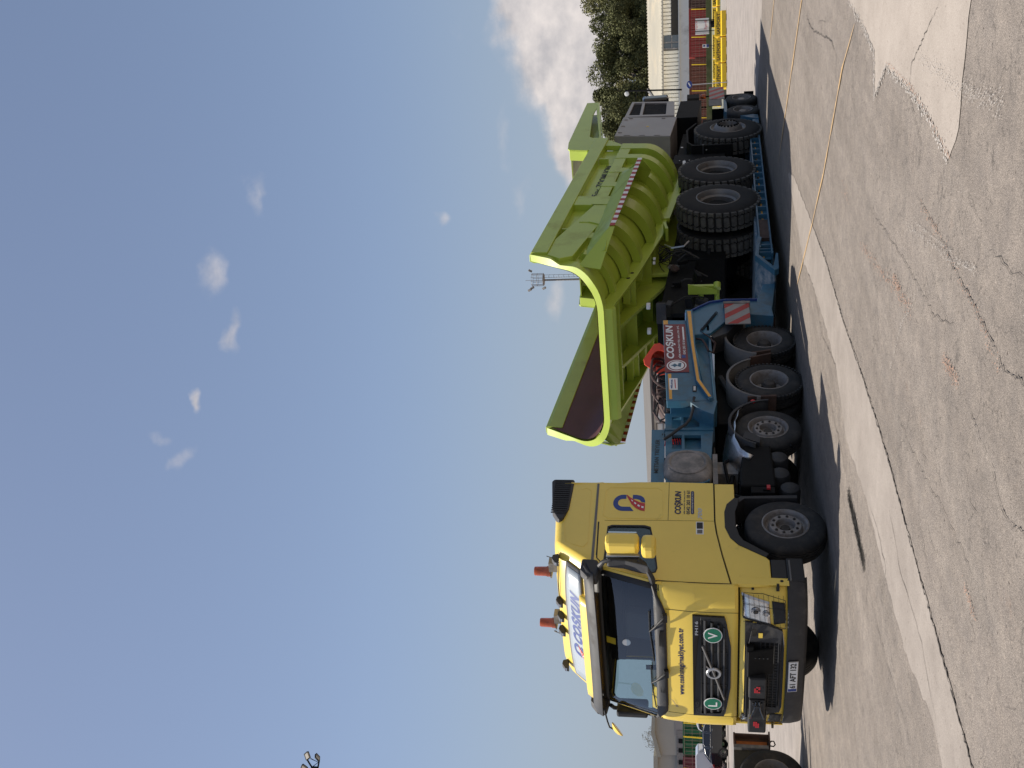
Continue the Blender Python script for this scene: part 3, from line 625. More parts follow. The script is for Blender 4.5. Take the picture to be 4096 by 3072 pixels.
b = MB().box((bxf(1.17, 1.0, -.0), 1.185, 1.02), (.05, .03, .03)).box((bxf(1.17, .7, -.0), 1.18, .72), (.05, .03, .03)).build('guard_hinge', 'black', bu)
pb = MB().box((1.535, -.02, .513), (.012, .535, .125), (0, 8, 0)).build('number_plate', 'steel', trk, bevel=.004)
MB().box((1.5425, -.02, .513), (.004, .515, .108), (0, 8, 0)).build('plate_face', 'white', pb)
MB().box((1.5445, -.25, .513), (.003, .045, .106), (0, 8, 0)).build('plate_band', 'navy', pb)
front_text('61 AFT 132', 'blackv', pb, -.215, .222, .475, .552, lambda v: (1.5475 + (v.z - .513) * .14, v.y, v.z), bold=.03)
# tow coupling bolted to the front
tw = MB().box((1.60, .275, .925), (.03, .44, .33), (0, 14, 0)).bx((1.50, -.78, 1.00), (1.56, .5, 1.10)).build('tow_plate', 'chas', trk, bevel=.012)
MB().box((1.63, -.10, .955), (.13, .36, .22)).box((1.66, -.46, .955), (.10, .34, .20)).box((1.63, -.74, .95), (.13, .34, .23)).bx((1.50, -.93, .84), (1.6, .05, .90)).build('tow_block', 'black', tw, bevel=.02)
b = MB(); b.tube([(1.70, -.35, 1.02), (1.74, -.38, .98), (1.74, -.38, .93), (1.70, -.35, .90)], .012, 6)
for s in (1, -1): b.tube([(1.72, -.30, .955 + .02 * s), (1.73, -.45, .955 + .04 * s), (1.73, -.60, .955 + .085 * s), (1.70, -.62, .955 + .09 * s)], .012, 6)
for k in range(4): b.lathe([(.013, 0), (.011, .012), (0, .014)], (1.715, -.33, .90 + k * .035), 'x', 8)
for k in range(4): b.lathe([(.012, 0), (.010, .01), (0, .012)], (1.625, .38 - k * .03 * 0 + .0, .84 + k * .05), 'x', 8)
b.build('coupling_claw', 'blackg', tw, smooth=True)
random.seed(3)
for y0 in (-.16, -.80):
    b = MB()
    for i in range(3):
        for j in range(4):
            if (i * 4 + j + int(y0 * 10)) % 5 == 0: continue
            b.bx((1.701, y0 + j * .028, .925 + i * .026), (1.7035, y0 + j * .028 + .025, .925 + i * .026 + .021))
    b.build('red_marking', 'redv', tw)
# mirrors
m1 = MB().box((1.00, 1.66, 2.635), (.20, .25, .43), (0, 0, -12)).build('mirror_housing', 'yellow', trk, bevel=.055)
MB().box((1.075, 1.535, 2.63), (.05, .022, .42), (0, 0, -12)).build('mirror_trim', 'steel', m1, bevel=.008)
MB().prism([(1.08, 2.85), (1.05, 2.44), (1.14, 2.34), (1.24, 2.30), (1.20, 2.42), (1.14, 2.60), (1.12, 2.82)], 'y', 1.50, 1.36).build('mirror_cheek', 'grayp', m1, bevel=.015)
MB().box((1.05, 1.66, 2.30), (.24, .24, .185), (0, 0, -10)).build('wide_mirror', 'yellow', m1, bevel=.055)
MB().tube([(1.0, 1.24, 2.94), (1.08, 1.36, 2.93), (1.10, 1.44, 2.88), (1.10, 1.48, 2.78)], [.04, .035, .03, .03], 8).build('upper_mirror_arm', 'grayp', m1, smooth=True)
MB().tube([(1.21, 1.22, 2.26), (1.24, 1.32, 2.27), (1.18, 1.44, 2.34), (1.12, 1.50, 2.44)], [.045, .04, .03, .028], 8).build('lower_mirror_arm', 'grayp', m1, smooth=True)
MB().box((.895, 1.68, 2.635), (.02, .2, .36), (0, 0, -12)).build('mirror_face', 'mirror', m1)
m3 = MB().box((.98, -1.345, 2.62), (.30, .10, .44), (0, 0, 4)).build('folded_mirror', 'grayp', trk, bevel=.03)
MB().tube([(1.05, -1.23, 2.92), (1.02, -1.31, 2.88), (1.0, -1.34, 2.80)], .03, 7).build('upper_mirror_arm', 'grayp', m3)
MB().tube([(1.20, -1.23, 2.28), (1.12, -1.31, 2.32), (1.05, -1.34, 2.42)], .03, 7).build('lower_mirror_arm', 'grayp', m3)
b = MB(); b.tube([(1.33, -1.00, 2.98), (1.46, -1.10, 2.93), (1.52, -1.14, 2.90), (1.53, -1.16, 2.85)], .012, 6)
fm = b.build('front_mirror_arm', 'black', trk)
MB().lathe([(0, .045), (.06, .035), (.11, .0), (.105, -.012), (0, -.014)], (0, 0, 0), 'z', 24).xf(lambda v: Vector((1.50, -1.20, 2.80)) + Euler((R(25), R(30), 0)).to_matrix() @ Vector((v.x * .8, v.y * 1.35, v.z))).build('front_mirror', 'yellow', fm, smooth=True)
# spoilers
for s in (1, -1):
    sp = [(-.02, 3.60), (-.03, 3.54), (-.26, 3.475), (-.92, 3.455), (-.95, 3.475), (-.95, 3.76), (-.9, 3.79), (-.23, 3.71)]
    q = MB().prism(sp, 'y', 1.232 * s, 1.10 * s).build('spoiler', 'grayp', trk, bevel=.02)
    b = MB()
    for i in range(16): x = -.15 - i * .05; b.bx((x, 1.235 * s, 3.50), (x - .022, 1.243 * s, 3.72 - .001 * i + i * .002))
    b.build('spoiler_ribs', 'black', q)
# roof lamps, beacons, aerials
zt = lambda x: 3.60 + (.6 - x) * .085
for y in (1.02, .27, .0, -.27, -.95):
    b = MB().prism([(.50, zt(.5) - .06), (.53, zt(.5) + .02), (.60, zt(.5) + .028), (.68, zt(.5) - .02), (.69, zt(.5) - .08)], 'y', y + .036, y - .036).build('marker_lamp', 'grayp', trk, bevel=.008)
    MB().box((.675, y, zt(.5) - .03), (.012, .05, .035), (0, -20, 0)).build('lamp_lens', 'steel', b)
for y in (.66, -.30):
    x = .42; be = MB().bx((x - .07, y - .09 + .14, 3.56), (x + .07, y + .10 + .10, 3.71)).bx((x - .06, y - .07, 3.68), (x + .06, y + .1, 3.70)).build('beacon_bracket', 'dirtg', trk)
    MB().cyl((x, y, 3.70), (x, y, 3.75), .075, 20).build('beacon_base', 'amber', be)
    MB().lathe([(.068, 3.75), (.063, 3.915), (.057, 3.925), (0, 3.928)], (x, y, 0), 'z', 24).build('beacon', 'amber', be, smooth=True, angle=30)
    MB().tube([(x - .02, y + .06, 3.68), (x + .05, y + .10, 3.66), (x + .03, y + .14, 3.60), (x, y + .12, 3.58)], .006, 5).build('beacon_cable', 'black', be)
MB().cyl((.55, 1.0, 3.60), (.50, 1.0, 3.72), .006, 5).cyl((.5, -.44, 3.62), (.42, -.46, 3.73), .006, 5).cyl((.44, -.455, 3.70), (.42, -.46, 3.73), .012, 6).build('aerial', 'black', trk)
b = MB().tube([(.56, .2, 3.59), (.56, .6, 3.585), (.55, .95, 3.56)], .008, 5).build('roof_cable', 'black', trk)
# side lettering
logo(trk, lambda u, v, d: (-.195 - .37 * u, 1.2515 + d, 2.415 + .445 * v))
st_ = lambda s_, m_, xa, xb, z0, z1, **k: text(s_, m_, trk, (xa, 1.2505, z0), (-1, 0, 0), (0, 0, 1), abs(xb - xa), z1 - z0, **k)
st_('COŞKUN', 'navyd', -.14, -.66, 1.895, 2.01, bold=.04, shear=.12)
st_('AĞIR NAKLİYAT TİC.SAN.LTD.ŞTİ', 'navyd', -.14, -.67, 1.86, 1.885, bold=.03)
st_('0542 203 10 61', 'navyd', -.14, -.67, 1.795, 1.845, bold=.02)
pill = MB().plate([(x, z) for x, z in arc(-.165, 1.762, .022, 90, -90 + 360 - 180 if 0 else 270 - 360, 6)] + [(x, z) for x, z in arc(-.645, 1.762, .022, 270, 90, 6)], [], 'y', 1.2515, 1.2525)
pill.build('lettering', 'navyd', trk)
st_('www.coskunagirnakliyat.com.tr', 'white', -.16, -.65, 1.752, 1.775, thick=.003)
st_('700', 'steel', -.03, -.28, 1.63, 1.69, bold=.03, shear=.3)
MB().bx((.02, 1.2505, 1.615), (.285, 1.253, 1.715)).build('badge_sticker', 'white', trk)
MB().bx((.035, 1.2532, 1.625), (.17, 1.2542, 1.705)).build('badge_print', 'black', trk); MB().bx((.19, 1.2532, 1.63), (.27, 1.2542, 1.70)).build('badge_print', 'fend', trk)
# chassis
b = MB()
for s in (1, -1): b.bx((-6.0, .34 * s, .78), (1.2, .43 * s, 1.06))
for x in (-1.6, -2.9, -4.4, -5.9): b.bx((x, -.4, .82), (x - .1, .4, 1.0))
b.build('chassis_rail', 'chas', trk)
MB().cyl((-.02, -1.0, .52), (-.02, 1.0, .52), .07, 10).cyl((-2.40, -1, .62), (-2.4, 1, .62), .07, 10).cyl((-3.78, -1, .53), (-3.78, 1, .53), .12, 12).cyl((-5.2, -1, .53), (-5.2, 1, .53), .12, 12).bx((-3.4, -.5, .3), (-5.6, .5, .8)).build('axle', 'chas', trk)
b = MB().prism([(-.88, .60), (-.88, 1.09), (-1.1, 1.10), (-1.9, 1.02), (-1.9, .62), (-1.3, .60)], 'y', 1.2, .55).build('battery_box', 'chas', trk, bevel=.03)
MB().bx((-.72, 1.2, .62), (-.86, .7, .95)).box((-.79, 1.21, .74), (.06, .03, .10)).build('bracket_box', 'chas', b, bevel=.01)
MB().box((-.80, 1.235, .71), (.08, .03, .05)).box((-3.04, 1.255, .82), (.07, .03, .06), (0, 50, 0)).build('side_marker', 'redv', trk, bevel=.004)
for x, z, l_ in ((-1.68, .52, .7), (-1.28, .52, .7), (-.98, .40, .5)):
    MB().lathe([(0, .95), (.07, .945), (.13, .92), (.15, .87), (.15, .3), (.13, .25), (0, .22)], (x, .22 if l_ > .6 else .18, z), 'y', 24).build('air_tank', 'grayp', trk, smooth=True)
b = MB().tube([(-1.88, 1.15, .72), (-1.98, 1.15, .70), (-2.02, 1.15, .33), (-1.92, 1.15, .31)], .022, 6).tube([(-.7, 1.1, 1.05), (-.9, 1.0, 1.2), (-1.2, .9, 1.22), (-1.7, .9, 1.15)], .035, 7).tube([(-1.0, .8, 1.12), (-1.3, .95, 1.25), (-1.7, 1.0, 1.3), (-1.95, .95, 1.15)], .025, 7)
b.build('pipework', 'chas', trk, smooth=True)
# capsule-shaped silencer / intake behind the cab
def capsule(nm, m_, xa, xb, z0, z1, ya, yb):
    zc, h_ = (z0 + z1) / 2, (z1 - z0) / 2; xc, w_ = (xa + xb) / 2, (xb - xa) / 2; rows = []
    for t, f in ((0, 0), (.0, .55), (.02, .8), (.06, .93), (.12, 1), (1, 1)):
        y = ya + (yb - ya) * t
        rows.append([Vector((xc + w_ * f * math.copysign(abs(math.cos(a)) ** .55, math.cos(a)), y, zc + h_ * f * math.copysign(abs(math.sin(a)) ** .55, math.sin(a)))) for a in [2 * math.pi * i / 32 for i in range(33)]])
    return MB().grid(rows).build(nm, m_, trk, smooth=True, angle=50)
cp = capsule('silencer', 'dirtg', -1.04, -1.82, 1.475, 2.19, 1.22, .2)
MB().lathe([(.25, 0), (.27, .012), (.30, .0)], (-1.43, 1.22, 1.84), 'y', 36).build('silencer_ring', 'dirtg', cp, smooth=True)
MB().bx((-1.05, 1.1, 1.47), (-1.8, .3, 1.40)).bx((-1.5, .95, 1.40), (-1.8, .6, 1.1)).build('silencer_bracket', 'dirtg', cp)
MB().bx((-.95, -1.1, 1.2), (-1.25, -.7, 2.9)).bx((-.95, .2, 1.55), (-1.24, 1.0, 2.16)).build('air_intake', 'grayp', trk, bevel=.04)
# rear fenders
def fender(nm, m_, xc, zc, r_, a0, a1, y0, y1, th=.012, lip=.02):
    pts = arc(xc, zc, r_, a0, a1, 22)
    b = MB().grid([[Vector((x, y, z)) for x, z in pts] for y in (y0, y0 * .5 + y1 * .5, y1)]); f = b.build(nm, m_, trk, smooth=True, solid=th)
    o2 = arc(xc, zc, r_ - .035, a0, a1, 22); MB().grid([[Vector((x, y0, z)) for x, z in pts], [Vector((x, y0, z)) for x, z in o2]]).build('fender_lip', m_, f, solid=.008)
    return f
fb = fender('fender', 'grayp', -2.42, .56, .66, 25, 178, 1.27, .75)
MB().grid([[Vector((x, y, z + .03 + .012 * math.sin(x * 17 + y * 9) - .17 * ((y - .74) / .53) ** 2)) for x, z in [(-2.9, 1.12), (-2.75, 1.19), (-2.6, 1.225), (-2.45, 1.25), (-2.3, 1.265), (-2.15, 1.275), (-2.0, 1.275), (-1.85, 1.25), (-1.72, 1.20), (-1.6, 1.13), (-1.52, 1.04)]] for y in (1.275, 1.2, 1.05, .9, .74)]).build('fender_plate', 'chrome', fb, smooth=True, solid=.004)
MB().prism([(-2.0, 1.02), (-1.86, .78), (-2.0, .76), (-2.12, .86), (-2.16, .98)], 'y', 1.27, 1.2).build('fender_flap', 'grayp', fb)
fender('fender', 'fend', -3.80, .56, .655, 12, 158, 1.26, .55)
fender('fender', 'fend', -5.20, .56, .655, 12, 170, 1.26, .55)
b = MB(); b.prism([(-3.24, .45), (-3.20, .9), (-3.16, .9), (-3.19, .45)], 'y', 1.26, .6); b.prism([(-4.60, .45), (-4.46, .82), (-4.43, .80), (-4.56, .45)], 'y', 1.26, .6); b.prism([(-4.72, .45), (-4.62, .8), (-4.59, .8), (-4.68, .45)], 'y', 1.26, .6); b.prism([(-5.86, .3), (-5.86, .85), (-5.83, .85), (-5.83, .3)], 'y', 1.27, .6)
b.build('mud_flap', 'rust', trk)
MB().bx((-3.0, -.85, 1.06), (-5.5, .85, 1.38)).build('gap_fill_block', 'chas', trk, bevel=.02)  # dark block added to close the bright gap under the gooseneck
MB().cyl((-3.6, .95, 1.12), (-4.3, .95, 1.30), .05, 8).build('damper', 'grayp', trk)
# wheels
for s, fl in ((1, False), (-1, True)):
    truck_wheel(trk, 'w', -.02, 1.22 * s, .535, .535, .33, 'front', fl, rr=.30)
    truck_wheel(trk, 'w', -2.40, 1.20 * s, .625, .512, .30, 'front', fl, rr=.295)
    truck_wheel(trk, 'w', -3.79, 1.22 * s, .53, .53, .31, 'drive', fl, rr=.30)
    truck_wheel(trk, 'w', -5.20, 1.20 * s, .53, .52, .31, 'drive', fl, rr=.295)
b = MB()
def ground():
    m = bpy.data.materials.new('worn_asphalt'); m.use_nodes = True; t = m.node_tree; n = t.nodes; l = t.links; b = n["Principled BSDF"]
    co = n.new("ShaderNodeTexCoord").outputs['Object']
    def ns(s, d, r=.6, st=None):
        q = n.new("ShaderNodeTexNoise"); q.inputs['Scale'].default_value = s; q.inputs['Detail'].default_value = d; q.inputs['Roughness'].default_value = r
        if st: mp = n.new("ShaderNodeMapping"); mp.inputs[3].default_value = st; mp.inputs[2].default_value = (0, 0, R(12)); l.new(co, mp.inputs[0]); l.new(mp.outputs[0], q.inputs[0])
        else: l.new(co, q.inputs[0])
        return q.outputs[0]
    def ramp(src, stops):
        r = n.new("ShaderNodeValToRGB"); e = r.color_ramp.elements
        while len(e) < len(stops): e.new(.5)
        for i, (p, c) in enumerate(stops): e[i].position = p; e[i].color = (*c, 1) if len(c) == 3 else c
        l.new(src, r.inputs[0]); return r.outputs[0]
    def mix(f, a, b_, mode='MIX'):
        x = n.new("ShaderNodeMix"); x.data_type = 'RGBA'; x.blend_type = mode
        for i, v in ((0, f), (6, a), (7, b_)):
            if isinstance(v, (int, float)): x.inputs[i].default_value = v
            elif isinstance(v, tuple): x.inputs[i].default_value = (*v, 1)
            else: l.new(v, x.inputs[i])
        return x.outputs[2]
    base = ramp(ns(.35, 6), [(.3, (.205, .178, .156)), (.7, (.285, .249, .22))])
    streak = ramp(ns(1.2, 5, .6, (.25, 2.5, 1)), [(.42, (0, 0, 0)), (.72, (1, 1, 1))]); base = mix(mix(.5, (0, 0, 0), streak), base, (.34, .30, .265))
    old = ramp(ns(.9, 8, .7), [(.55, (0, 0, 0)), (.75, (.8, .8, .8))]); base = mix(old, base, (.175, .157, .142))
    red = ramp(ns(1.7, 8, .75), [(.62, (0, 0, 0)), (.78, (.5, .5, .5))]); base = mix(red, base, (.30, .20, .145))
    agg = n.new("ShaderNodeTexVoronoi"); agg.inputs['Scale'].default_value = 105; l.new(co, agg.inputs[0])
    ag = ramp(agg.outputs['Distance'], [(.08, (1.3, 1.3, 1.3)), (.55, (.6, .6, .6))]); base = mix(.8, base, ag, 'MULTIPLY')
    ag2 = n.new("ShaderNodeTexVoronoi"); ag2.inputs['Scale'].default_value = 48; l.new(co, ag2.inputs[0])
    sp = ramp(ag2.outputs['Color'], [(.0, (.55, .55, .55)), (.16, (1, 1, 1)), (.88, (1, 1, 1)), (1.0, (1.45, 1.42, 1.38))]); base = mix(.7, base, sp, 'MULTIPLY')
    pit = ramp(ns(26, 6, .75), [(.33, (.22, .20, .19)), (.42, (1, 1, 1)), (.60, (1, 1, 1)), (.68, (1.45, 1.42, 1.36))]); base = mix(.95, base, pit, 'MULTIPLY')
    med = ramp(ns(4.5, 6, .7), [(.3, (.80, .80, .81)), (.7, (1.17, 1.15, 1.12))]); base = mix(.9, base, med, 'MULTIPLY')
    # fine crazing of the old surface
    wq = n.new("ShaderNodeTexNoise"); wq.inputs['Scale'].default_value = 2.2; wq.inputs['Detail'].default_value = 6; l.new(co, wq.inputs[0])
    wm = n.new("ShaderNodeMix"); wm.data_type = 'RGBA'; wm.blend_type = 'LINEAR_LIGHT'; wm.inputs[0].default_value = .55; l.new(co, wm.inputs[6]); l.new(wq.outputs[1], wm.inputs[7])
    for sc_, th, lo_, hi_ in ((.42, .009, .46, .56), (1.3, .008, .50, .60), (3.4, .006, .50, .62)):
        vc = n.new("ShaderNodeTexVoronoi"); vc.feature = 'DISTANCE_TO_EDGE'; vc.inputs['Scale'].default_value = sc_; l.new(wm.outputs[2], vc.inputs[0])
        ck = ramp(vc.outputs[0], [(0.0, (1, 1, 1)), (th * sc_ * 1.1, (0, 0, 0))]); mk = ramp(ns(.6 + sc_, 5), [(lo_, (0, 0, 0)), (hi_, (1, 1, 1))])
        base = mix(mix(1.0, ck, mk, 'MULTIPLY'), base, (.10, .088, .078))
    l.new(base, b.inputs['Base Color']); b.inputs['Roughness'].default_value = .92; b.inputs['Specular IOR Level'].default_value = .25
    bp_ = n.new("ShaderNodeBump"); bp_.inputs['Strength'].default_value = .8; bp_.inputs['Distance'].default_value = .006; l.new(agg.outputs['Distance'], bp_.inputs['Height']); l.new(bp_.outputs[0], b.inputs['Normal'])
    return m
GM = ground()
tag(MB().add([(-1500, -1500, 0), (600, -1500, 0), (600, 600, 0), (-1500, 600, 0)], [(0, 1, 2, 3)]).build('ground', GM), kind='structure')
# ---------------------------------------------------------------- patches, cracks and lines on the ground
def gmat(name, c0, c1, agg=75, amt=.6):
    m = bpy.data.materials.new(name); m.use_nodes = True; n = m.node_tree.nodes; l = m.node_tree.links; b = n["Principled BSDF"]; co = n.new("ShaderNodeTexCoord").outputs['Object']
    q = n.new("ShaderNodeTexNoise"); q.inputs['Scale'].default_value = 1.1; q.inputs['Detail'].default_value = 9; q.inputs['Roughness'].default_value = .7; l.new(co, q.inputs[0])
    r = n.new("ShaderNodeValToRGB"); e = r.color_ramp.elements; e[0].position = .35; e[1].position = .68; e[0].color = (*c0, 1); e[1].color = (*c1, 1); l.new(q.outputs[0], r.inputs[0])
    v = n.new("ShaderNodeTexVoronoi"); v.inputs['Scale'].default_value = agg; l.new(co, v.inputs[0]); r2 = n.new("ShaderNodeValToRGB"); r2.color_ramp.elements[0].color = (1.2, 1.2, 1.2, 1); r2.color_ramp.elements[1].position = .55; r2.color_ramp.elements[1].color = (.75, .75, .75, 1); l.new(v.outputs[0], r2.inputs[0])
    x = n.new("ShaderNodeMix"); x.data_type = 'RGBA'; x.blend_type = 'MULTIPLY'; x.inputs[0].default_value = amt; l.new(r.outputs[0], x.inputs[6]); l.new(r2.outputs[0], x.inputs[7])
    q3 = n.new("ShaderNodeTexNoise"); q3.inputs['Scale'].default_value = 24; q3.inputs['Detail'].default_value = 6; q3.inputs['Roughness'].default_value = .75; l.new(co, q3.inputs[0])
    r3 = n.new("ShaderNodeValToRGB"); r3.color_ramp.elements[0].position = .30; r3.color_ramp.elements[0].color = (.5, .47, .45, 1); r3.color_ramp.elements[1].position = .42; l.new(q3.outputs[0], r3.inputs[0])
    x3 = n.new("ShaderNodeMix"); x3.data_type = 'RGBA'; x3.blend_type = 'MULTIPLY'; x3.inputs[0].default_value = .8; l.new(x.outputs[2], x3.inputs[6]); l.new(r3.outputs[0], x3.inputs[7]); l.new(x3.outputs[2], b.inputs['Base Color'])
    b.inputs['Roughness'].default_value = .92; b.inputs['Specular IOR Level'].default_value = .2
    return m
def jag(pts, st=.12, amp=.03, seed=0):
    random.seed(seed); o = []
    for (a, b_), (c, d) in zip(pts, pts[1:]):
        k = max(1, int(math.hypot(c - a, d - b_) / st)); o += [(a + (c - a) * i / k + random.uniform(-amp, amp), b_ + (d - b_) * i / k + random.uniform(-amp, amp)) for i in range(k)]
    return o + [pts[-1]]
def ribbon(name, pts, w, m_, z, seed=0, amp=.02, st=.1, wv=.5, kind='structure'):
    p = jag(pts, st, amp, seed); L_, R__ = [], []
    for i, q in enumerate(p):
        a, b_ = p[max(0, i - 1)], p[min(len(p) - 1, i + 1)]; d = Vector((b_[0] - a[0], b_[1] - a[1])); d = d.normalized() if d.length else Vector((1, 0)); n_ = Vector((-d.y, d.x))
        t = i / (len(p) - 1); ww = w * (1 + random.uniform(-wv, wv)) * min(1, 6 * t + .15, 6 * (1 - t) + .15)
        L_.append((q[0] + n_.x * ww / 2, q[1] + n_.y * ww / 2, z)); R__.append((q[0] - n_.x * ww / 2, q[1] - n_.y * ww / 2, z))
    return tag(MB().grid([L_, R__]).build(name, m_, weld=False), kind=kind)
def patch(name, pts, m_, z, seed=0, amp=.03, st=.1):
    p = jag(pts + [pts[0]], st, amp, seed)[:-1]; tr = tessellate_polygon([[Vector((a, b_, 0)) for a, b_ in p]])
    return tag(MB().add([(a, b_, z) for a, b_ in p], [tuple(t) for t in tr]).build(name, m_, weld=False), kind=kind_s)
kind_s = 'structure'
PALE = gmat('pale_screed', (.31, .27, .235), (.40, .352, .31), 90, .6); APR = gmat('far_apron', (.23, .205, .187), (.33, .293, .265), 20, .25)
patch('apron', [(-16.8, 9), (-17.3, 3.8), (-18.3, 1.9), (-15.5, -2.4), (-4, -3.4), (3, -5.6), (12, -9), (60, -60), (-200, -260), (-260, 60), (-60, 60)], APR, .003, 1, .04, .8)
SR = [(-16.31, 4.11), (-6.68, 3.63), (-3.49, 4.04), (-1.68, 4.27), (.06, 4.35), (1.84, 4.54), (3.23, 4.64), (4.54, 4.64), (5.22, 4.65), (5.89, 4.66), (6.67, 4.66), (7.64, 4.81)]
SL = [(-16.5, 3.6), (-7.93, 3.24), (-6.83, 3.20), (-4.42, 3.02), (-2.50, 3.37), (-1.30, 3.50), (-.22, 3.53), (1.07, 3.28), (2.45, 3.56), (3.92, 3.63), (4.84, 3.71), (5.75, 4.02), (6.3, 3.95), (7.3, 3.9)]
STR = gmat('strip_concrete', (.24, .21, .186), (.33, .292, .26), 90, .55)
patch('concrete_strip', [p for p in SR if p[0] > -9] + [p for p in SL[::-1] if p[0] > -9], STR, .005, 2, .025)
TRI = [(-2.77, 7.90), (-1.07, 7.69), (.24, 7.66), (.90, 7.60), (1.10, 7.24), (1.59, 7.65), (2.71, 7.76), (3.48, 7.79), (4.25, 7.72), (4.43, 7.99), (4.37, 8.28), (4.34, 8.56), (4.33, 8.77), (4.32, 9.6), (-2.77, 9.6)]
patch('concrete_patch', TRI, PALE, .005, 3, .015)
CR = mat('crack_fill', (.07, .06, .052), .95); YL = mat('worn_yellow_line', (.42, .28, .14), .8, var=.25, vs=9); WS = mat('white_scuff', (.40, .37, .34), .9); OS = mat('rust_stain', (.33, .19, .13), .9, var=.2, vs=9); GV = mat('loose_gravel', (.028, .025, .022), .95, var=.5, vs=40)
ribbon('crack', SR[2:], .0124, CR, .009, 4, .014, .035, 1.0)
ribbon('crack', [(1.3, 2.83), (.81, 2.94), (.12, 2.88), (-1, 2.95)], .0087, CR, .009, 5); ribbon('crack', [(2.65, 2.88), (3.31, 2.88), (3.75, 2.91), (4.50, 3.04), (5.3, 3.2)], .0074, CR, .009, 6)
ribbon('crack', [(5.49, 6.58), (5.86, 6.54), (6.08, 6.57), (6.35, 6.47), (6.55, 6.47), (6.77, 6.59), (7.2, 6.7)], 0.006, CR, .009, 7, .014, .03, .95)
ribbon('crack', [(3.36, 7.14), (4.0, 7.17), (4.55, 7.18), (4.72, 7.16), (5.25, 7.18), (5.79, 7.17), (6.07, 7.15), (6.34, 7.26), (6.9, 7.35)], 0.007, CR, .009, 8, .016, .03, .95)
ribbon('crack', [(3.52, 8.61), (3.17, 8.33), (2.71, 7.96), (2.72, 7.74), (3.34, 7.53), (3.36, 7.14)], .0068, CR, .009, 9, .012, .03, .95)
ribbon('crack', [(-5.89, 6.53), (-4.77, 6.54), (-2.52, 6.93), (-1.74, 6.87)], .0124, CR, .009, 10); ribbon('crack', [(2.73, 3.66), (3.30, 3.74), (3.74, 3.70), (3.75, 3.43)], .0074, CR, .009, 11)
ribbon('crack', [(-4.2, 3.05), (-3, 3.3), (-1.6, 3.2), (-.2, 3.55), (.4, 3.4)], .0081, CR, .009, 12); ribbon('crack', [(5.9, 4.1), (5.2, 4.25), (4.3, 4.15), (3.6, 4.3)], .0062, CR, .009, 13)
ribbon('crack', [(1.2, 6.2), (2.2, 6.35), (3.2, 6.5), (4.4, 6.62), (5.1, 6.9)], .0050, CR, .009, 31, .02, .06); ribbon('crack', [(3.3, 5.2), (4.4, 5.35), (5.4, 5.6), (6.4, 5.75)], .0037, CR, .009, 32, .02, .06); ribbon('crack', [(5.4, 7.6), (6.0, 7.7), (6.6, 7.95)], .0050, CR, .009, 33, .02, .06)
random.seed(50)
for k in range(16):
    x, y = random.uniform(-6, 6.5), random.uniform(4.9, 7.4); a = random.uniform(-.5, .5); l_ = random.uniform(.3, 1.1)
    ribbon('crack', [(x, y), (x + l_ * .5, y + a * .3), (x + l_, y + a * l_ * .5)], .0037, CR, .009, 60 + k, .015, .05)
ribbon('yellow_line', [(-3.0, 7.6) if 0 else (-4.5, 8.9), (-6.55, 6.60), (-7.12, 5.97), (-9.03, 3.89), (-10.2, 2.6)], .07, YL, .011, 14, .006, .3, .3)
ribbon('yellow_line', [(-.51, 7.57), (-1.28, 6.88), (-2.46, 5.20), (-3.49, 4.04), (-4.37, 3.12), (-5.40, 2.05)], .045, YL, .011, 15, .006, .2, .4)
ribbon('yellow_line', [(-11.5, 6.9), (-12.84, 5.35), (-13.92, 4.11)], .07, YL, .011, 16, .006, .3, .3)
patch('gravel_patch', [(1.5, 2.82), (1.8, 2.90), (2.1, 2.93), (2.6, 2.87), (2.2, 2.82), (1.8, 2.78)], GV, .010, 17, .022, .03)
def scatter(name, pts, w, n, s0, m_, seed, z=.0115):
    random.seed(seed); b = MB()
    for i in range(n):
        k = random.randrange(len(pts) - 1); t = random.random(); x = pts[k][0] + (pts[k + 1][0] - pts[k][0]) * t + random.gauss(0, w); y = pts[k][1] + (pts[k + 1][1] - pts[k][1]) * t + random.gauss(0, w)
        r_ = s0 * random.uniform(.3, 1.3); a0 = random.random() * 6; b.add([(x + r_ * math.cos(a0 + j * 1.26) * random.uniform(.6, 1.2), y + r_ * math.sin(a0 + j * 1.26) * random.uniform(.6, 1.2), z) for j in range(5)], [(0, 1, 2, 3, 4)])
    return tag(b.build(name, m_, weld=False), kind='stuff', label=None)
scatter('rust_flecks', [(.96, 5.68), (2.11, 5.93), (3.04, 6.15), (3.63, 6.28)], .035, 336, 0.0074, OS, 20); scatter('rust_flecks', [(2.8, 6.18), (3.15, 6.21)], .03, 128, 0.0074, OS, 21)
scatter('rust_flecks', [(4.8, 6.5), (5.2, 6.57)], .03, 208, 0.0062, OS, 22); scatter('rust_flecks', [(6.0, 5.52), (6.3, 5.53)], .02, 96, 0.0056, OS, 23); scatter('rust_flecks', [(3.6, 7.14), (4.2, 7.18), (5.4, 7.18), (6.0, 7.12)], .025, 208, 0.0056, OS, 24)
scatter('rust_flecks', [(1.6, 7.7), (2.7, 7.80), (3.5, 7.8), (4.3, 7.75)], .012, 240, 0.0062, OS, 25); scatter('rust_flecks', [(-.66, 5.71), (-.05, 5.77)], .05, 48, 0.0087, OS, 26)
scatter('paint_scuffs', [(3.03, 8.09), (4.26, 8.22), (5.35, 8.41)], .035, 720, 0.0050, WS, 27); scatter('paint_scuffs', [(3.23, 6.82), (4.64, 7.17), (5.26, 7.39)], .016, 560, 0.0043, WS, 28); scatter('paint_scuffs', [(3.47, 6.95), (4.67, 7.24)], .008, 208, 0.0037, WS, 29); scatter('paint_scuffs', [(3.74, 6.45), (3.35, 6.0), (3.07, 5.42)], .012, 128, 0.0050, WS, 30)
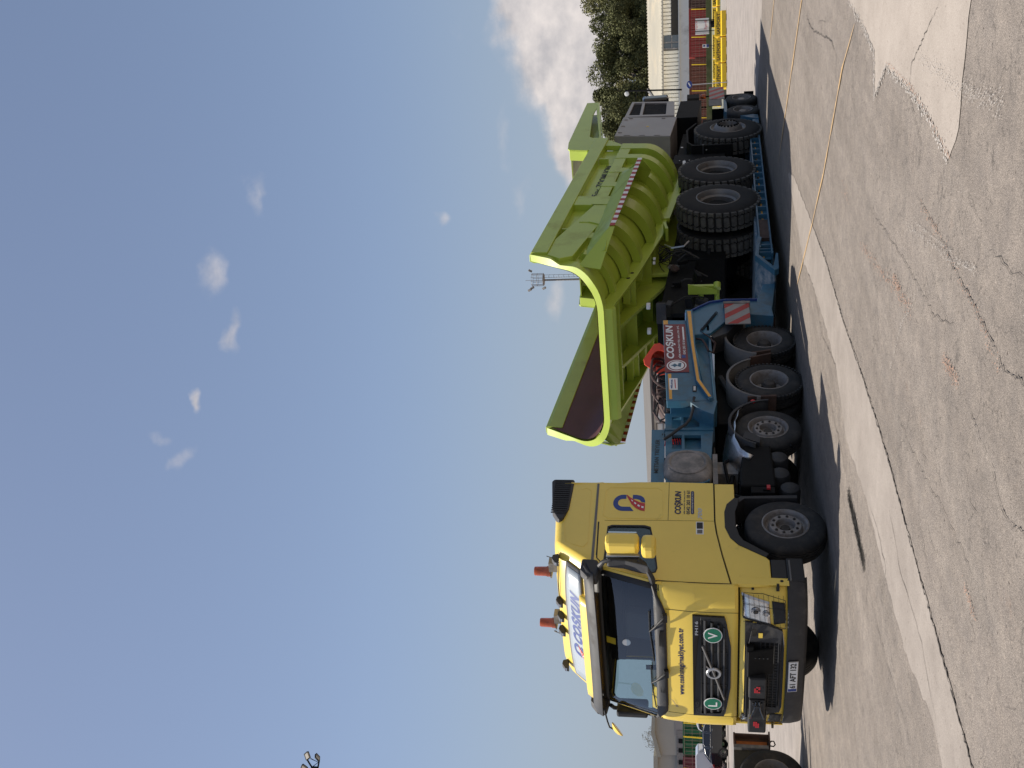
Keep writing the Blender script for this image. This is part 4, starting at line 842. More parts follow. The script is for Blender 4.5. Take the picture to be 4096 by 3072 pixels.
scatter('paint_scuffs', TRI[:9], .02, 900, .012, WS, 41); scatter('gravel', [(1.45, 2.83), (2.1, 2.87), (2.75, 2.88)], .045, 2600, 0.009, GV, 42, .0125)
random.seed(43); scatter('gravel', [(-8, 5.2), (0, 5.8), (6.5, 6.3)], 1.0, 2080, 0.0043, GV, 44); scatter('paint_scuffs', [(-8, 5.2), (0, 5.8), (6.5, 6.3)], 1.1, 1440, 0.0037, WS, 45)
# ================================================================ low-loader trailer
trl = thing('low_loader_trailer', (-12, 0, 0), 'blue low-loader trailer carrying the lime green dumper, maroon board on its gooseneck', 'trailer')
for s in (1, -1):
    gn = MB().prism([(-5.66, 2.30), (-2.90, 2.17), (-2.90, 1.52), (-3.45, 1.69), (-4.64, 1.77), (-5.64, 1.80)], 'y', 1.36 * s, 1.22 * s).build('gooseneck_side', 'blue', trl, bevel=.008)
    MB().prism([(-5.92, 1.90), (-5.92, 1.77), (-4.64, 1.72), (-3.42, 1.63), (-2.88, 1.45), (-2.86, 1.50), (-3.42, 1.71), (-4.64, 1.81), (-5.6, 1.885)], 'y', 1.43 * s, 1.3 * s).build('side_ledge', 'blue', gn, bevel=.006)
    MB().prism([(-5.86, 1.865), (-5.86, 1.80), (-4.64, 1.745), (-3.44, 1.655), (-2.92, 1.475), (-2.90, 1.515), (-3.42, 1.70), (-4.64, 1.79)], 'y', 1.434 * s, 1.43 * s).build('amber_stripe', 'orange', gn)
    MB().prism([(-2.95, 2.13), (-3.74, 2.17), (-3.74, 2.115), (-2.95, 2.085)], 'y', 1.364 * s, 1.36 * s).build('amber_stripe', 'orange', gn)
    MB().prism([(-5.47, 2.285), (-5.645, 2.293), (-5.645, 2.21), (-5.47, 2.205)], 'y', 1.364 * s, 1.36 * s).build('amber_stripe', 'orange', gn)
    MB().prism([(-5.60, 1.78), (-2.95, 1.52), (-2.87, 1.41), (-5.24, 1.49), (-5.60, 1.55)], 'y', 1.20 * s, 1.05 * s).build('web_plate', 'blue', gn)
    MB().prism([(-5.24, 1.50), (-2.85, 1.42), (-2.85, 1.385), (-5.24, 1.46)], 'y', 1.30 * s, .9 * s).build('bottom_flange', 'blue', gn)
    # neck arm going down to the deck
    na = [(-5.83, 1.90), (-6.08, 1.66), (-6.26, 1.46), (-6.33, 1.18), (-6.32, .62), (-6.1, .36), (-5.72, .34), (-5.80, .75), (-5.76, 1.05), (-5.10, 1.46), (-5.05, 1.78), (-5.5, 1.88)]
    ar_ = MB().prism(na, 'y', 1.38 * s, 1.02 * s).build('neck_arm', 'blue', trl, bevel=.01)
    MB().prism([(-5.83, 1.905), (-6.08, 1.665), (-6.28, 1.46), (-6.355, 1.18), (-6.345, .6), (-6.32, .6), (-6.33, 1.18), (-6.25, 1.45), (-6.07, 1.64), (-5.82, 1.88)], 'y', 1.42 * s, .98 * s).build('edge_flange', mat('deep_blue', (.02, .055, .22), .5), ar_)
    MB().prism([(-5.10, 1.46), (-5.76, 1.05), (-5.80, .85), (-5.2, 1.16), (-5.02, 1.4)], 'y', 1.33 * s, 1.0 * s).build('arm_gusset', 'grayp', ar_)
MB().prism([(-6.35, .62), (-6.12, .34), (-7.2, .22), (-7.2, .45)], 'y', 1.3, -1.3).build('neck_foot', 'blue', trl, bevel=.01)
fr = MB().prism([(-5.6, 2.18), (-2.9, 2.12), (-.55, 2.10), (-.55, 1.95), (-1.2, 1.50), (-2.5, 1.46), (-5.6, 1.6)], 'y', 1.0, -1.0).build('gooseneck_beam', 'blue', trl, bevel=.01)
for s in (1, -1):
    w = MB().plate([(-2.90, 2.20), (-.70, 2.14), (-1.1, 1.52), (-2.57, 1.44), (-2.90, 1.40)], [[(-2.80, 2.09), (-2.47, 2.085), (-2.47, 1.95), (-2.80, 1.95)], [(-2.80, 1.91), (-2.47, 1.90), (-2.52, 1.66), (-2.80, 1.66)], [(-2.28, 2.08), (-1.9, 2.07), (-1.9, 1.93), (-2.28, 1.93)], [(-2.28, 1.89), (-1.9, 1.88), (-1.9, 1.64), (-2.28, 1.64)]], 'y', 1.12 * s, 1.06 * s).build('front_web', 'blue', trl, bevel=.004)
    MB().prism([(-2.90, 1.52), (-2.86, 1.80), (-2.62, 1.62), (-2.5, 1.44), (-2.90, 1.38)], 'y', 1.36 * s, 1.08 * s).build('corner_gusset', 'blue', trl, bevel=.006)
    MB().bx((-2.40, 1.14 * s, 1.45), (-2.44, 1.0 * s, 2.2)).build('web_rib', 'blue', trl)
    MB().prism([(-2.46, 2.20), (-.9, 2.17), (-.9, 2.36), (-2.46, 2.40)], 'y', 1.10 * s, 1.08 * s).build('top_board', 'blue', trl, bevel=.003)
TB = lambda s_, m_, xa, xb, z0, z1, y=1.1005, par=trl, **k: text(s_, m_, par, (xa, y, z0), (-1, 0, 0), (0, 0, 1), abs(xb - xa), z1 - z0, **k)
TB('METSAN TREYLER', 'blackv', -1.30, -2.18, 2.265, 2.33, bold=.01)
# sign board
sb = MB().prism([(-3.78, 2.215), (-5.47, 2.285), (-5.47, 1.90), (-3.78, 1.82)], 'y', 1.375, 1.362).build('sign_board', 'maroon', trl)
def sbt(s_, m_, xa, xb, f0, f1, **k):      # f: fraction of the board height
    def wr_(v): 
        t = (v.x + 3.78) / (-1.69); lo, hi = 1.82 + .08 * t, 2.215 + .07 * t; return (v.x, v.y, lo + (hi - lo) * v.z)
    return text(s_, m_, sb, (xa, 1.3755, f0), (-1, 0, 0), (0, 0, 1), abs(xb - xa), f1 - f0, wrap=wr_, **k)
sbt('COŞKUN', 'white', -4.22, -5.42, .50, .93, bold=.035, shear=.12)
sbt('AĞIR NAKLİYAT TİC. SAN. LTD. ŞTİ.', 'white', -4.22, -5.40, .285, .40, bold=.03)
sbt('0542 203 10 61', 'white', -4.36, -4.86, .08, .19, bold=.02)
MB().prism([(-4.88, 1.905), (-5.36, 1.927), (-5.36, 1.955), (-4.88, 1.933)], 'y', 1.3785, 1.3765).build('strip', 'white', sb)
MB().prism([(-4.24, 1.88), (-4.34, 1.885), (-4.34, 1.95), (-4.24, 1.945)], 'y', 1.3785, 1.3765).build('strip', 'navy', sb)
for r_, m_, d in ((.165, 'white', .001), (.145, 'maroon', .002), (.125, 'white', .003)):
    MB().lathe([(0, 1.3755 + d), (r_, 1.3755 + d)], (0, 0, 0), 'y', 36).xf(lambda v: (v.x * 1.12 - 3.99, v.y, v.z + 2.03)).build('round_emblem', m_, sb)
q = MB().add([(-3.99 + .05 * math.cos(a) * r, 1.3797, 2.06 + .05 * math.sin(a) * r) for a, r in [(2 * math.pi * i / 12, .8 + .5 * (i % 3 == 0)) for i in range(12)]], [tuple(range(12))]).add([(-3.93, 1.3797, 1.96), (-4.07, 1.3797, 1.95), (-4.06, 1.3797, 2.0), (-3.96, 1.3797, 2.01)], [(0, 1, 2, 3)])
q.build('emblem_print', 'blue', sb)
st2 = MB().prism([(-3.23, 2.13), (-3.59, 2.15), (-3.59, 2.01), (-3.23, 2.0)], 'y', 1.366, 1.361).build('maker_sticker', 'white', trl)
TB('MİLPAR', 'navy', -3.27, -3.55, 2.085, 2.12, y=1.3665, par=st2, bold=.03); MB().prism([(-3.27, 2.03), (-3.55, 2.045), (-3.55, 2.06), (-3.27, 2.045)], 'y', 1.368, 1.3665).build('print_line', 'redv', st2)
b = MB(); b.plate(arc(-3.20, 1.735, .035, 90, -90, 6) [::-1] + arc(-3.30, 1.74, .035, 270, 90, 6)[::-1], [], 'y', 1.368, 1.36)
b = MB().bx((-3.16, 1.362, 1.70), (-3.35, 1.37, 1.765)).build('marker_lamp', 'black', trl, bevel=.004); MB().bx((-3.19, 1.371, 1.715), (-3.32, 1.375, 1.75)).build('lamp_lens', 'steel', b)
# junk under the ledge, hoses, coiled lines
b = MB()
b.tube([(-5.0, 1.33, 1.70), (-4.9, 1.36, 1.60), (-4.7, 1.38, 1.55), (-4.5, 1.36, 1.50), (-4.55, 1.3, 1.42), (-4.9, 1.28, 1.38), (-5.2, 1.25, 1.45)], .02, 6)
b.tube([(-5.3, 1.33, 1.68), (-5.1, 1.38, 1.58), (-4.95, 1.39, 1.48), (-4.8, 1.35, 1.40)], .014, 6); b.build('hydraulic_hose', 'brown', trl, smooth=True)
b = MB()
for i in range(4): b.tube([(-5.25 - .03 * i, 1.34, 1.72), (-5.22 - .03 * i, 1.38, 1.62), (-5.25 - .03 * i, 1.36, 1.52)], .006, 5)
b.box((-5.25, 1.30, 1.67), (.22, .1, .06)).box((-5.3, 1.34, 1.5), (.2, .08, .04)); b.build('valve_block', 'dirtg', trl)
MB().tube([(-2.10, 1.16, 2.20), (-2.18, 1.2, 2.08), (-2.31, 1.22, 1.97), (-2.40, 1.24, 1.87), (-2.52, 1.27, 1.80), (-2.72, 1.3, 1.76), (-2.90, 1.34, 1.75), (-3.0, 1.36, 1.74)], .024, 8).build('corrugated_hose', 'grayp', trl, smooth=True)
def coil(a, b_, r, turns, rt, nm, m_, par, n=14):
    A, B = Vector(a), Vector(b_); d = (B - A); u = d.orthogonal().normalized(); w = d.normalized().cross(u)
    return MB().tube([A + d * (i / (turns * n)) + (u * math.cos(2 * math.pi * i / n) + w * math.sin(2 * math.pi * i / n)) * r for i in range(turns * n + 1)], rt, 5).build(nm, m_, par, smooth=True)
coil((-2.24, 1.0, 2.26), (-2.24, 1.02, 1.90), .05, 10, .008, 'coiled_air_line', 'redv', trl)
coil((-2.33, 1.05, 2.24), (-2.33, 1.05, 1.95), .05, 9, .009, 'coiled_air_line', 'black', trl)
coil((-2.14, .9, 2.3), (-1.35, .9, 2.2), .06, 13, .009, 'coiled_air_line', 'black', trl)
b = MB(); b.box((-2.0, .98, 2.24), (.14, .1, .08)).box((-1.75, .98, 2.22), (.1, .1, .1)).box((-1.45, .98, 2.20), (.16, .1, .08)); b.build('air_coupling', 'chas', trl, bevel=.01)
MB().box((-2.26, 1.0, 2.28), (.07, .05, .05)).build('air_coupling', 'orange', trl, bevel=.008)
coil((-5.15, 1.40, 1.62), (-5.85, 1.40, 1.34), .022, 26, .005, 'coiled_cable', 'black', trl, 8)
# front warning board on the neck
def warning_board(par, x0, x1, z0, z1, y, n=3, lean=.0, nm='warning_board', flip=1):
    bd = MB().bx((x0, y, z0), (x1, y - .02, z1)).build(nm, 'board', par, bevel=.003)
    w, h = x1 - x0, z1 - z0
    for i in range(n + 1):
        P = []; a0 = -h + i * (w + h) / (n + .0) * 1.0
        poly = [(a0, 0), (a0 + .18, 0), (a0 + .18 + h * flip, h), (a0 + h * flip, h)]
        out = clip(poly, w)
        if len(out) > 2: MB().prism([(x0 + p[0], z0 + p[1]) for p in out], 'y', y + .002, y + .0005).build('red_stripe', 'red', bd)
    return bd
def clip(poly, w):
    for sgn, lim in ((1, 0), (-1, w)):
        out = []
        for p, q in zip(poly, poly[1:] + poly[:1]):
            ip, iq = sgn * p[0] >= sgn * lim, sgn * q[0] >= sgn * lim
            if ip: out.append(p)
            if ip != iq: t = (lim - p[0]) / (q[0] - p[0]); out.append((lim, p[1] + (q[1] - p[1]) * t))
        poly = out
        if not poly: return []
    return poly
warning_board(trl, -6.05, -5.28, .76, 1.20, 1.47, 3, flip=1)
MB().bx((-6.05, 1.49, .74), (-6.12, 1.38, 1.22)).box((-6.14, 1.44, 1.12), (.08, .05, .07)).box((-6.14, 1.44, .86), (.08, .05, .07)).build('board_bracket', 'dirtg', trl, bevel=.006)
warning_board(trl, -4.35, -3.9, 1.17, 1.30, .3, 2)
# deck
lo_ = lambda x: .20 + (x + 9.45) * .016; hi_ = lambda x: .445 + (x + 9.45) * .017
dk = MB().prism([(-7.8, .53), (-15.2, .35), (-15.2, .10), (-7.2, .20), (-7.2, .24)], 'y', 1.35, -1.35).build('deck_plate', 'bluew', trl)
MB().prism([(-7.15, .235), (-7.82, .56), (-7.82, .50), (-7.2, .20)], 'y', 1.6, -1.6).build('front_ramp', 'bluew', dk)
for s in (1, -1):
    r1 = MB().prism([(-8.25, hi_(-8.25)), (-15.2, hi_(-15.2)), (-15.2, hi_(-15.2) - .03), (-8.25, hi_(-8.25) - .03)], 'y', 1.60 * s, 1.3 * s).prism([(-7.9, lo_(-7.9) + .03), (-15.2, lo_(-15.2) + .03), (-15.2, lo_(-15.2)), (-7.9, lo_(-7.9))], 'y', 1.62 * s, 1.3 * s).build('side_rail', 'blue', trl)
    b = MB().prism([(-7.9, lo_(-7.9) + .02), (-15.2, lo_(-15.2) + .02), (-15.2, hi_(-15.2) - .02), (-8.7, hi_(-8.7) - .02), (-7.9, .5)], 'y', 1.50 * s, 1.47 * s).build('side_web', 'blue', trl)
    MB().prism([(-9.7, .335), (-15.1, .25), (-15.1, .22), (-9.7, .30)], 'y', 1.503 * s, 1.5005 * s).build('amber_stripe', 'orange', b)
    MB().prism([(-7.95, .41), (-8.55, .40), (-8.55, .365), (-7.95, .375)], 'y', 1.503 * s, 1.5005 * s).build('amber_stripe', 'orange', b)
    for k in range(13):
        x = -9.95 - k * .42; MB().prism([(x, lo_(x) + .02), (x, hi_(x) - .02), (x - .03, hi_(x) - .02), (x - .03, lo_(x) + .02)], 'y', 1.60 * s, 1.48 * s).build('rib', 'blue', r1)
        if k in (3, 5, 8): MB().box((x - .2, 1.54 * s, lo_(x) + .14), (.1, .05, .05)).build('lashing_ring', 'chas', r1, bevel=.01)
    MB().prism([(-7.12, .24), (-7.84, .57), (-8.25, .53), (-8.75, .47), (-8.7, .40), (-8.3, .46), (-7.86, .50), (-7.3, .25), (-7.9, .17), (-7.9, .13), (-7.2, .16)], 'y', 1.62 * s, 1.5 * s).build('rail_end', 'blue', trl)
    for x in (-8.0, -8.35, -8.15): MB().prism([(x, .2), (x, .5), (x - .025, .5), (x - .025, .2)], 'y', 1.6 * s, 1.48 * s).build('rib', 'blue', r1)
    MB().bx((-8.75, 1.58 * s, .22), (-9.7, 1.46 * s, .44)).build('tool_box', 'rust', trl)
# rear bogie
bg_ = MB().prism([(-15.0, .36), (-15.9, .55), (-16.4, .70), (-17.2, .93), (-18.9, .93), (-19.0, .72), (-16.9, .60), (-15.5, .12), (-15.0, .10)], 'y', .9, -.9).build('bogie_frame', 'blue', trl, bevel=.01)
for s in (1, -1):
    MB().prism([(-16.55, .06), (-16.75, .36), (-17.33, .94), (-17.42, .94), (-16.98, .22), (-16.9, .06)], 'y', 1.62 * s, 1.0 * s).prism([(-17.3, .93), (-18.5, .93), (-18.55, .62), (-18.40, .62), (-18.30, .85), (-17.3, .85)], 'y', 1.60 * s, 1.2 * s).build('bogie_fender', 'blue', trl, bevel=.006)
    MB().bx((-16.25, 1.6 * s, .06), (-16.6, 1.3 * s, .22)).build('bogie_bracket', 'blue', trl, bevel=.01)
    for x in (-17.34, -18.46):
        w = place(tyre_mesh(.44, .25, .25, 0, 4), x, 1.66 * s, .44, s < 0).build('wheel', 'rubber', trl, smooth=True, angle=40)
        q = MB().lathe([(.254, -.02), (.258, 0), (.245, .0), (.235, -.05), (.215, -.12), (.11, -.13), (.10, -.04), (0, -.03)], (0, 0, 0)); place(q, x, 1.66 * s, .44, s < 0).build('rim', 'rim', w, smooth=True)
        place(tyre_mesh(.44, .25, .25, 0, 4), x, 1.36 * s, .44, s < 0).build('inner_tyre', 'rubber', w, smooth=True, angle=40)
    MB().bx((-18.95, 1.6 * s, .38), (-19.0, .9 * s, .90)).build('rear_panel', 'grayp', trl)
    MB().bx((-19.2, 1.6 * s, .07), (-19.22, 1.1 * s, .34)).build('mud_flap', 'chas', trl)
wb = warning_board(trl, -19.75, -18.55, .90, 1.32, 1.62, 4, flip=1)
MB().bx((-18.55, 1.61, .98), (-17.95, 1.59, 1.34)).build('board_plate', 'fend', wb); MB().bx((-18.3, 1.4, .93), (-18.35, .3, 1.25)).build('board_post', 'chas', wb)
q = MB().cyl((-19.6, 1.4, 1.28), (-19.6, 1.4, 1.45), .02, 8).build('beacon_stem', 'chas', trl); MB().lathe([(.08, 1.42), (.08, 1.52), (.05, 1.56), (0, 1.57)], (-19.6, 1.4, 0), 'z', 16).build('beacon', 'amber', q, smooth=True)
# loose things lying on the gooseneck
cn = thing('traffic_cone', (-5.3, .95, 2.2), 'red-orange traffic cone lying on its side behind the maroon board on the gooseneck', 'traffic cone')
CZ = Vector((-.80, -.55, -.10)).normalized(); CX_ = CZ.cross(Vector((0, 0, 1))).normalized(); CY_ = CZ.cross(CX_)
def cxf(v): c, s_ = math.cos(.62), math.sin(.62); return Vector((-5.22, .80, 2.36)) + CX_ * (v[0] * c - v[1] * s_) + CY_ * (v[0] * s_ + v[1] * c) + CZ * v[2]
MB().plate([(-.24, -.17), (-.17, -.24), (.17, -.24), (.24, -.17), (.24, .17), (.17, .24), (-.17, .24), (-.24, .17)], [arc(0, 0, .15, 0, 345, 23)], 'z', 0, .035).xf(cxf).build('cone_base', 'cone', cn, bevel=.01)
MB().lathe([(.16, .01), (.15, .05), (.03, .62), (.028, .62), (.145, .05), (.145, .01)], (0, 0, 0), 'z', 24).xf(cxf).build('cone_body', 'cone', cn, smooth=True)
hb = thing('cable_bundle', (-4.3, .6, 2.15), 'heap of brown hoses and cables piled on top of the gooseneck', 'cables')
random.seed(11)
for k in range(9):
    P = []; c = Vector((-4.55 + random.uniform(-.12, .35), .6 + random.uniform(-.15, .2), 2.27)); rx, rz = random.uniform(.28, .62), random.uniform(.12, .27); t0 = random.uniform(0, 6)
    for i in range(26):
        a = t0 + 2 * math.pi * i / 22; P.append(c + Vector((rx * math.cos(a) + .25 * math.sin(a * .5 + k), .16 * math.sin(a + k), rz * math.sin(a) + .03 * math.sin(3 * a))))
    P = [Vector((p.x, p.y, max(2.15, p.z))) for p in P]; MB().tube(P, .014 + .008 * (k % 2), 6).build('hose', 'brown', hb, smooth=True)
MB().tube([(-3.3, .7, 2.3), (-3.6, .7, 2.42), (-4.0, .65, 2.36), (-4.3, .6, 2.3), (-3.9, .7, 2.24), (-3.5, .75, 2.22)], .018, 6).build('hose', 'brown', hb, smooth=True)
MB().prism([(-4.9, 2.16), (-4.8, 2.42), (-4.3, 2.36), (-4.0, 2.25), (-4.0, 2.16)], 'y', .5, .15).build('tarpaulin', 'brown', hb, bevel=.04)
# ================================================================ rigid dump truck on the trailer
dmp = thing('dump_truck', (-13.0, 0, .4), 'lime green tipper body on a black cabless dump truck chassis, riding on the blue trailer', 'dump truck')
PH = math.atan(.104); CU, SU = math.cos(PH), math.sin(PH)
def bw(u, y, w): return Vector((-13.5 + u * CU - w * SU, y, 4.20 + u * SU + w * CU))
def Wb(u): return pl([(0, 1.97), (3.2, 1.93), (4.0, 1.84), (5.2, 1.66), (6.3, 1.47), (7.2, 1.40)], u)
def sec(t, u, ex=0.0):                # half section, t 0 (top of wall) .. 1 (centre of floor)
    D2 = Wb(u) + ex; Y0 = 1.97 + ex; D1 = D2 - pl([(0, .80), (4, .80), (6.8, .62)], u); yf = pl([(0, .95), (4, 1.0), (6.8, 1.15)], u)
    if t < .35: return (Y0, -D1 * t / .35)
    if t < .75:
        a = (t - .35) / .40 * math.pi / 2; return (yf + (Y0 - yf) * math.cos(a), -D1 - (D2 - D1) * math.sin(a))
    return (yf * (1 - (t - .75) / .25), -D2)
def uend(t): return pl([(0, 6.40), (.20, 6.62), (.35, 6.78), (.55, 6.98), (.75, 7.03), (1, 7.03)], t)
TS = [0, .1, .2, .3, .35] + [.35 + .04 * i for i in range(1, 11)] + [.85, 1]
def shell(ex, u0, u1f, nu=26, both=True, ts=TS):
    rows = []
    for i in range(nu + 1):
        row = []
        for sg_, tl in ((1, ts), (-1, ts[::-1][1:])) if both else ((1, ts),):
            for t in tl:
                u = u0 + (u1f(t) - u0) * i / nu; y, w = sec(t, u, ex); row.append(bw(u, y * sg_, w))
        rows.append(row)
    return MB().grid(rows)
body = shell(0, .05, uend).build('tipper_body', 'green', dmp, smooth=True, angle=28)
shell(-.05, .10, lambda t: uend(t) - .02).build('body_lining', 'inner', body, smooth=True)
# front wall of the tub
ps = [sec(t, .1, -.02) for t in TS]; P = [bw(.1, y, w) for y, w in ps] + [bw(.1, -y, w) for y, w in ps[::-1][1:]]
MB().add(P, [tuple(range(len(P)))]).build('front_wall', 'green', body)
for s in (1, -1):
    # top rail
    rl = MB().add([bw(u, y * s, w) for u in (-.45, 6.42) for y, w in ((2.14, -.02), (2.06, .03), (1.93, .03), (1.90, -.05), (1.90, -.34), (2.14, -.34))], [(0, 1, 2, 3, 4, 5), (6, 7, 8, 9, 10, 11)] + [(i, (i + 1) % 6, 6 + (i + 1) % 6, 6 + i) for i in range(6)]).build('top_rail', 'green', body, bevel=.01)
    def strip(u0, u1, w0, w1, nm='side_beam', th=.142, u0b=None, u1b=None, par=body):
        u0b = u0 if u0b is None else u0b; u1b = u1 if u1b is None else u1b
        return MB().add([bw(u, y * s, w) for y in (1.95, 1.97 + th) for u, w in ((u0, w0), (u1, w0), (u1b, w1), (u0b, w1))], [(0, 1, 2, 3), (4, 5, 6, 7), (0, 1, 5, 4), (1, 2, 6, 5), (2, 3, 7, 6), (3, 0, 4, 7)]).build(nm, 'green', par, bevel=.008)
    strip(-.1, 3.9, -.74, -1.0)                       # main longitudinal beam
    strip(3.4, 3.9, -.33, -1.05, 'post')
    # diagonal continuation towards the tail
    MB().add([bw(u, y * s, w) for y in (1.95, 2.108) for u, w in ((3.9, -.78), (5.72, -.34), (6.45, -.34), (6.62, -.62), (6.5, -.85), (4.6, -1.12), (3.9, -1.06))], [tuple(range(7)), tuple(range(7, 14))] + [(i, (i + 1) % 7, 7 + (i + 1) % 7, 7 + i) for i in range(7)]).build('tail_plate', 'green', body, bevel=.008)
    # hoops
    def hoop(ua, ub, t0, t1, ex=.15, nm='hoop'):
        b = MB(); ts_ = [t0 + (t1 - t0) * i / 16 for i in range(17)]; rows = []
        for t in ts_:
            yi, wi = sec(t, ua, -.01); yo, wo = sec(t, ua, ex); rows.append([bw(ua, yi * s, wi), bw(ua, yo * s, wo), bw(ub, yo * s, wo), bw(ub, yi * s, wi)])
        b.grid(rows); b.add(rows[0], [(0, 1, 2, 3)]).add(rows[-1], [(0, 1, 2, 3)]); return b.build(nm, 'green', body, smooth=True, angle=30)
    for ua, ub in ((-.05, .30), (.72, .98), (1.65, 1.92), (2.56, 2.82), (3.42, 3.88)): hoop(ua, ub, .20, .78)
    hoop(4.55, 4.85, .20, .80); hoop(5.35, 5.6, .30, .85, .13); hoop(6.1, 6.3, .38, .72, .10)
    MB().add([bw(u, y * s, w) for y in (1.95, 2.13) for u, w in ((4.3, -.9), (4.85, -.85), (5.0, -1.15), (4.45, -1.22))], [(0, 1, 2, 3), (4, 5, 6, 7), (0, 1, 5, 4), (1, 2, 6, 5), (2, 3, 7, 6), (3, 0, 4, 7)]).build('gusset', 'green', body)
    # lifting eyes
    for u in (.95, 5.15):
        w0 = -.36
        MB().add([bw(u + a, y * s, w0 + b_) for y in (1.97, 2.10) for a, b_ in ((0, 0), (.04, 0), (.04, -.22), (0, -.22))], [(0, 1, 2, 3), (4, 5, 6, 7), (0, 1, 5, 4), (1, 2, 6, 5), (2, 3, 7, 6), (3, 0, 4, 7)]).build('lifting_eye', 'green', body)
    # rock deflector with reflective edge
    def sl(u, a, b_): return bw(u, a * s, b_)
    dfl = MB().grid([[sl(u, 1.98 + (.10 if u < 6.1 else 0), -1.02 - (u - 2) * .01), sl(u, pl([(1.8, 2.12), (2.3, 2.48), (5.9, 2.52), (6.7, 2.15)], u), -1.46 - (u - 2) * .008)] for u in (1.85, 2.1, 2.6, 3.6, 4.6, 5.6, 6.0, 6.5)]).build('rock_deflector', 'green', body, solid=.02)
    for i in range(30):
        u0 = 2.1 + i * .128
        MB().add([sl(u, 2.50 + d, w - (u - 2) * .008) for d in (0, .008) for u, w in ((u0, -1.46), (u0 + .128, -1.46), (u0 + .128, -1.555), (u0, -1.555))], [(0, 1, 2, 3), (4, 5, 6, 7), (0, 1, 5, 4), (1, 2, 6, 5), (2, 3, 7, 6), (3, 0, 4, 7)]).build('reflective_strip', 'red' if i % 2 else 'white', dfl)
    MB().add([sl(6.0, 2.50, -1.50), sl(6.72, 1.99, -1.0), sl(6.85, 2.0, -1.45), sl(6.0, 2.50, -1.60)], [(0, 1, 2, 3)]).build('deflector_end', 'green', dfl, solid=.02)
    MB().add([sl(1.95, 2.15, -1.15), sl(2.12, 2.50, -1.55), sl(2.05, 2.2, -1.75), sl(2.0, 1.9, -1.6)], [(0, 1, 2, 3)]).build('deflector_end', 'green', dfl, solid=.02)
    # rear flange along the wall and corner
    tt = [i / 30 for i in range(31)]; rows = []; rows2 = []; 
    for t in tt:
        u = uend(t); wdt = pl([(0, .10), (.16, .10), (.26, .015), (.38, .05), (.6, .07), (1, .07)], t); y, w = sec(t, u, -.025); y1_, w1_ = sec(t, u + .03, .03 + wdt); yb_, wb_ = sec(t, u - .22, .03 + wdt * .8)
        rows.append([bw(u + .02, y * s, w), bw(u + .05, y1_ * s * 1.0, w1_), bw(u - .20, yb_ * s, wb_), bw(u - .24, sec(t, u, 0)[0] * s, sec(t, u, 0)[1])])
    MB().grid(rows).build('rear_flange', 'green', body, smooth=True, angle=25)
    # tail side girder under the floor, with two holes
    gd = MB().add([bw(u, y * s, w) for y in (1.18, 1.24) for u, w in ((1.0, -1.95), (3.2, -1.93), (5.2, -1.66), (6.95, -1.40), (6.95, -1.64), (5.4, -1.92), (3.4, -2.16), (1.0, -2.1))], [tuple(range(8)), tuple(range(8, 16))] + [(i, (i + 1) % 8, 8 + (i + 1) % 8, 8 + i) for i in range(8)]).build('floor_girder', 'green', body, bevel=.006)
    for u, w in ((5.62, -1.75), (5.38, -1.79)):
        MB().lathe([(0, 0), (.042, 0)], (0, 0, 0), 'y', 16).xf(lambda v: bw(u + v.x, 1.2425 * s, w + v.z)).build('drain_hole', 'gap', gd)
    MB().add([bw(u, y * s, w) for y in (.42, .50) for u, w in ((.5, -1.96), (3.2, -1.93), (6.6, -1.46), (6.4, -1.62), (4.6, -2.25), (3.7, -2.50), (3.2, -2.45), (.5, -2.3))], [tuple(range(8)), tuple(range(8, 16))] + [(i, (i + 1) % 8, 8 + (i + 1) % 8, 8 + i) for i in range(8)]).build('floor_girder', 'green', body, bevel=.006)
    MB().add([bw(u, y * s, w) for y in (.62, .70) for u, w in ((3.6, -1.9), (4.3, -1.85), (4.2, -2.5), (4.0, -2.62), (3.75, -2.5))], [tuple(range(5)), tuple(range(5, 10))] + [(i, (i + 1) % 5, 5 + (i + 1) % 5, 5 + i) for i in range(5)]).build('hinge_bracket', 'green', body, bevel=.01)
    for k, (u, y) in enumerate(((5.0, .22), (5.05, .95))):
        MB().lathe([(0, 0), (.05, 0), (.05, .015), (0, .015)], (0, 0, 0), 'z', 14).xf(lambda v: bw(u + v.x, y * s + v.y, -Wb(u) - .006 - v.z)).build('red_plug', 'redv', body)
    # canopy wings
    wing = [(-13.05, 4.27), (-13.17, 4.72), (-13.25, 4.76), (-13.71, 4.79), (-17.05, 4.62), (-17.05, 4.30), (-13.95, 4.00), (-13.95, 3.92), (-13.5, 3.95)]
    MB().plate(wing, [[(-16.5, 4.325), (-15.9, 4.37), (-14.1, 4.30), (-14.0, 4.22), (-14.0, 4.06)]], 'y', 2.13 * s, 2.09 * s).build('canopy_wing', 'green', body, bevel=.006)
    MB().prism([(-13.05, 4.27), (-13.17, 4.72), (-13.21, 4.72), (-13.09, 4.27)], 'y', 2.12 * s, 1.86 * s).build('wing_end', 'green', body, bevel=.004)
    MB().prism([(-13.9, 3.97), (-17.0, 4.29), (-17.0, 4.27), (-13.9, 3.95)], 'y', 2.1 * s, 1.8 * s).build('wing_flange', 'green', body); MB().prism([(-13.8, 3.96), (-16.95, 4.30), (-16.95, 4.6), (-13.8, 4.7)], 'y', 1.82 * s, 1.79 * s).build('wing_inner', 'green', body)
    MB().add([bw(u, y * s, w) for y in (1.97, 2.10) for u, w in ((-.42, -.33), (.02, -.33), (.05, -.74), (-.05, -.74))], [(0, 1, 2, 3), (4, 5, 6, 7), (0, 1, 5, 4), (1, 2, 6, 5), (2, 3, 7, 6), (3, 0, 4, 7)]).build('front_gusset', 'green', body)
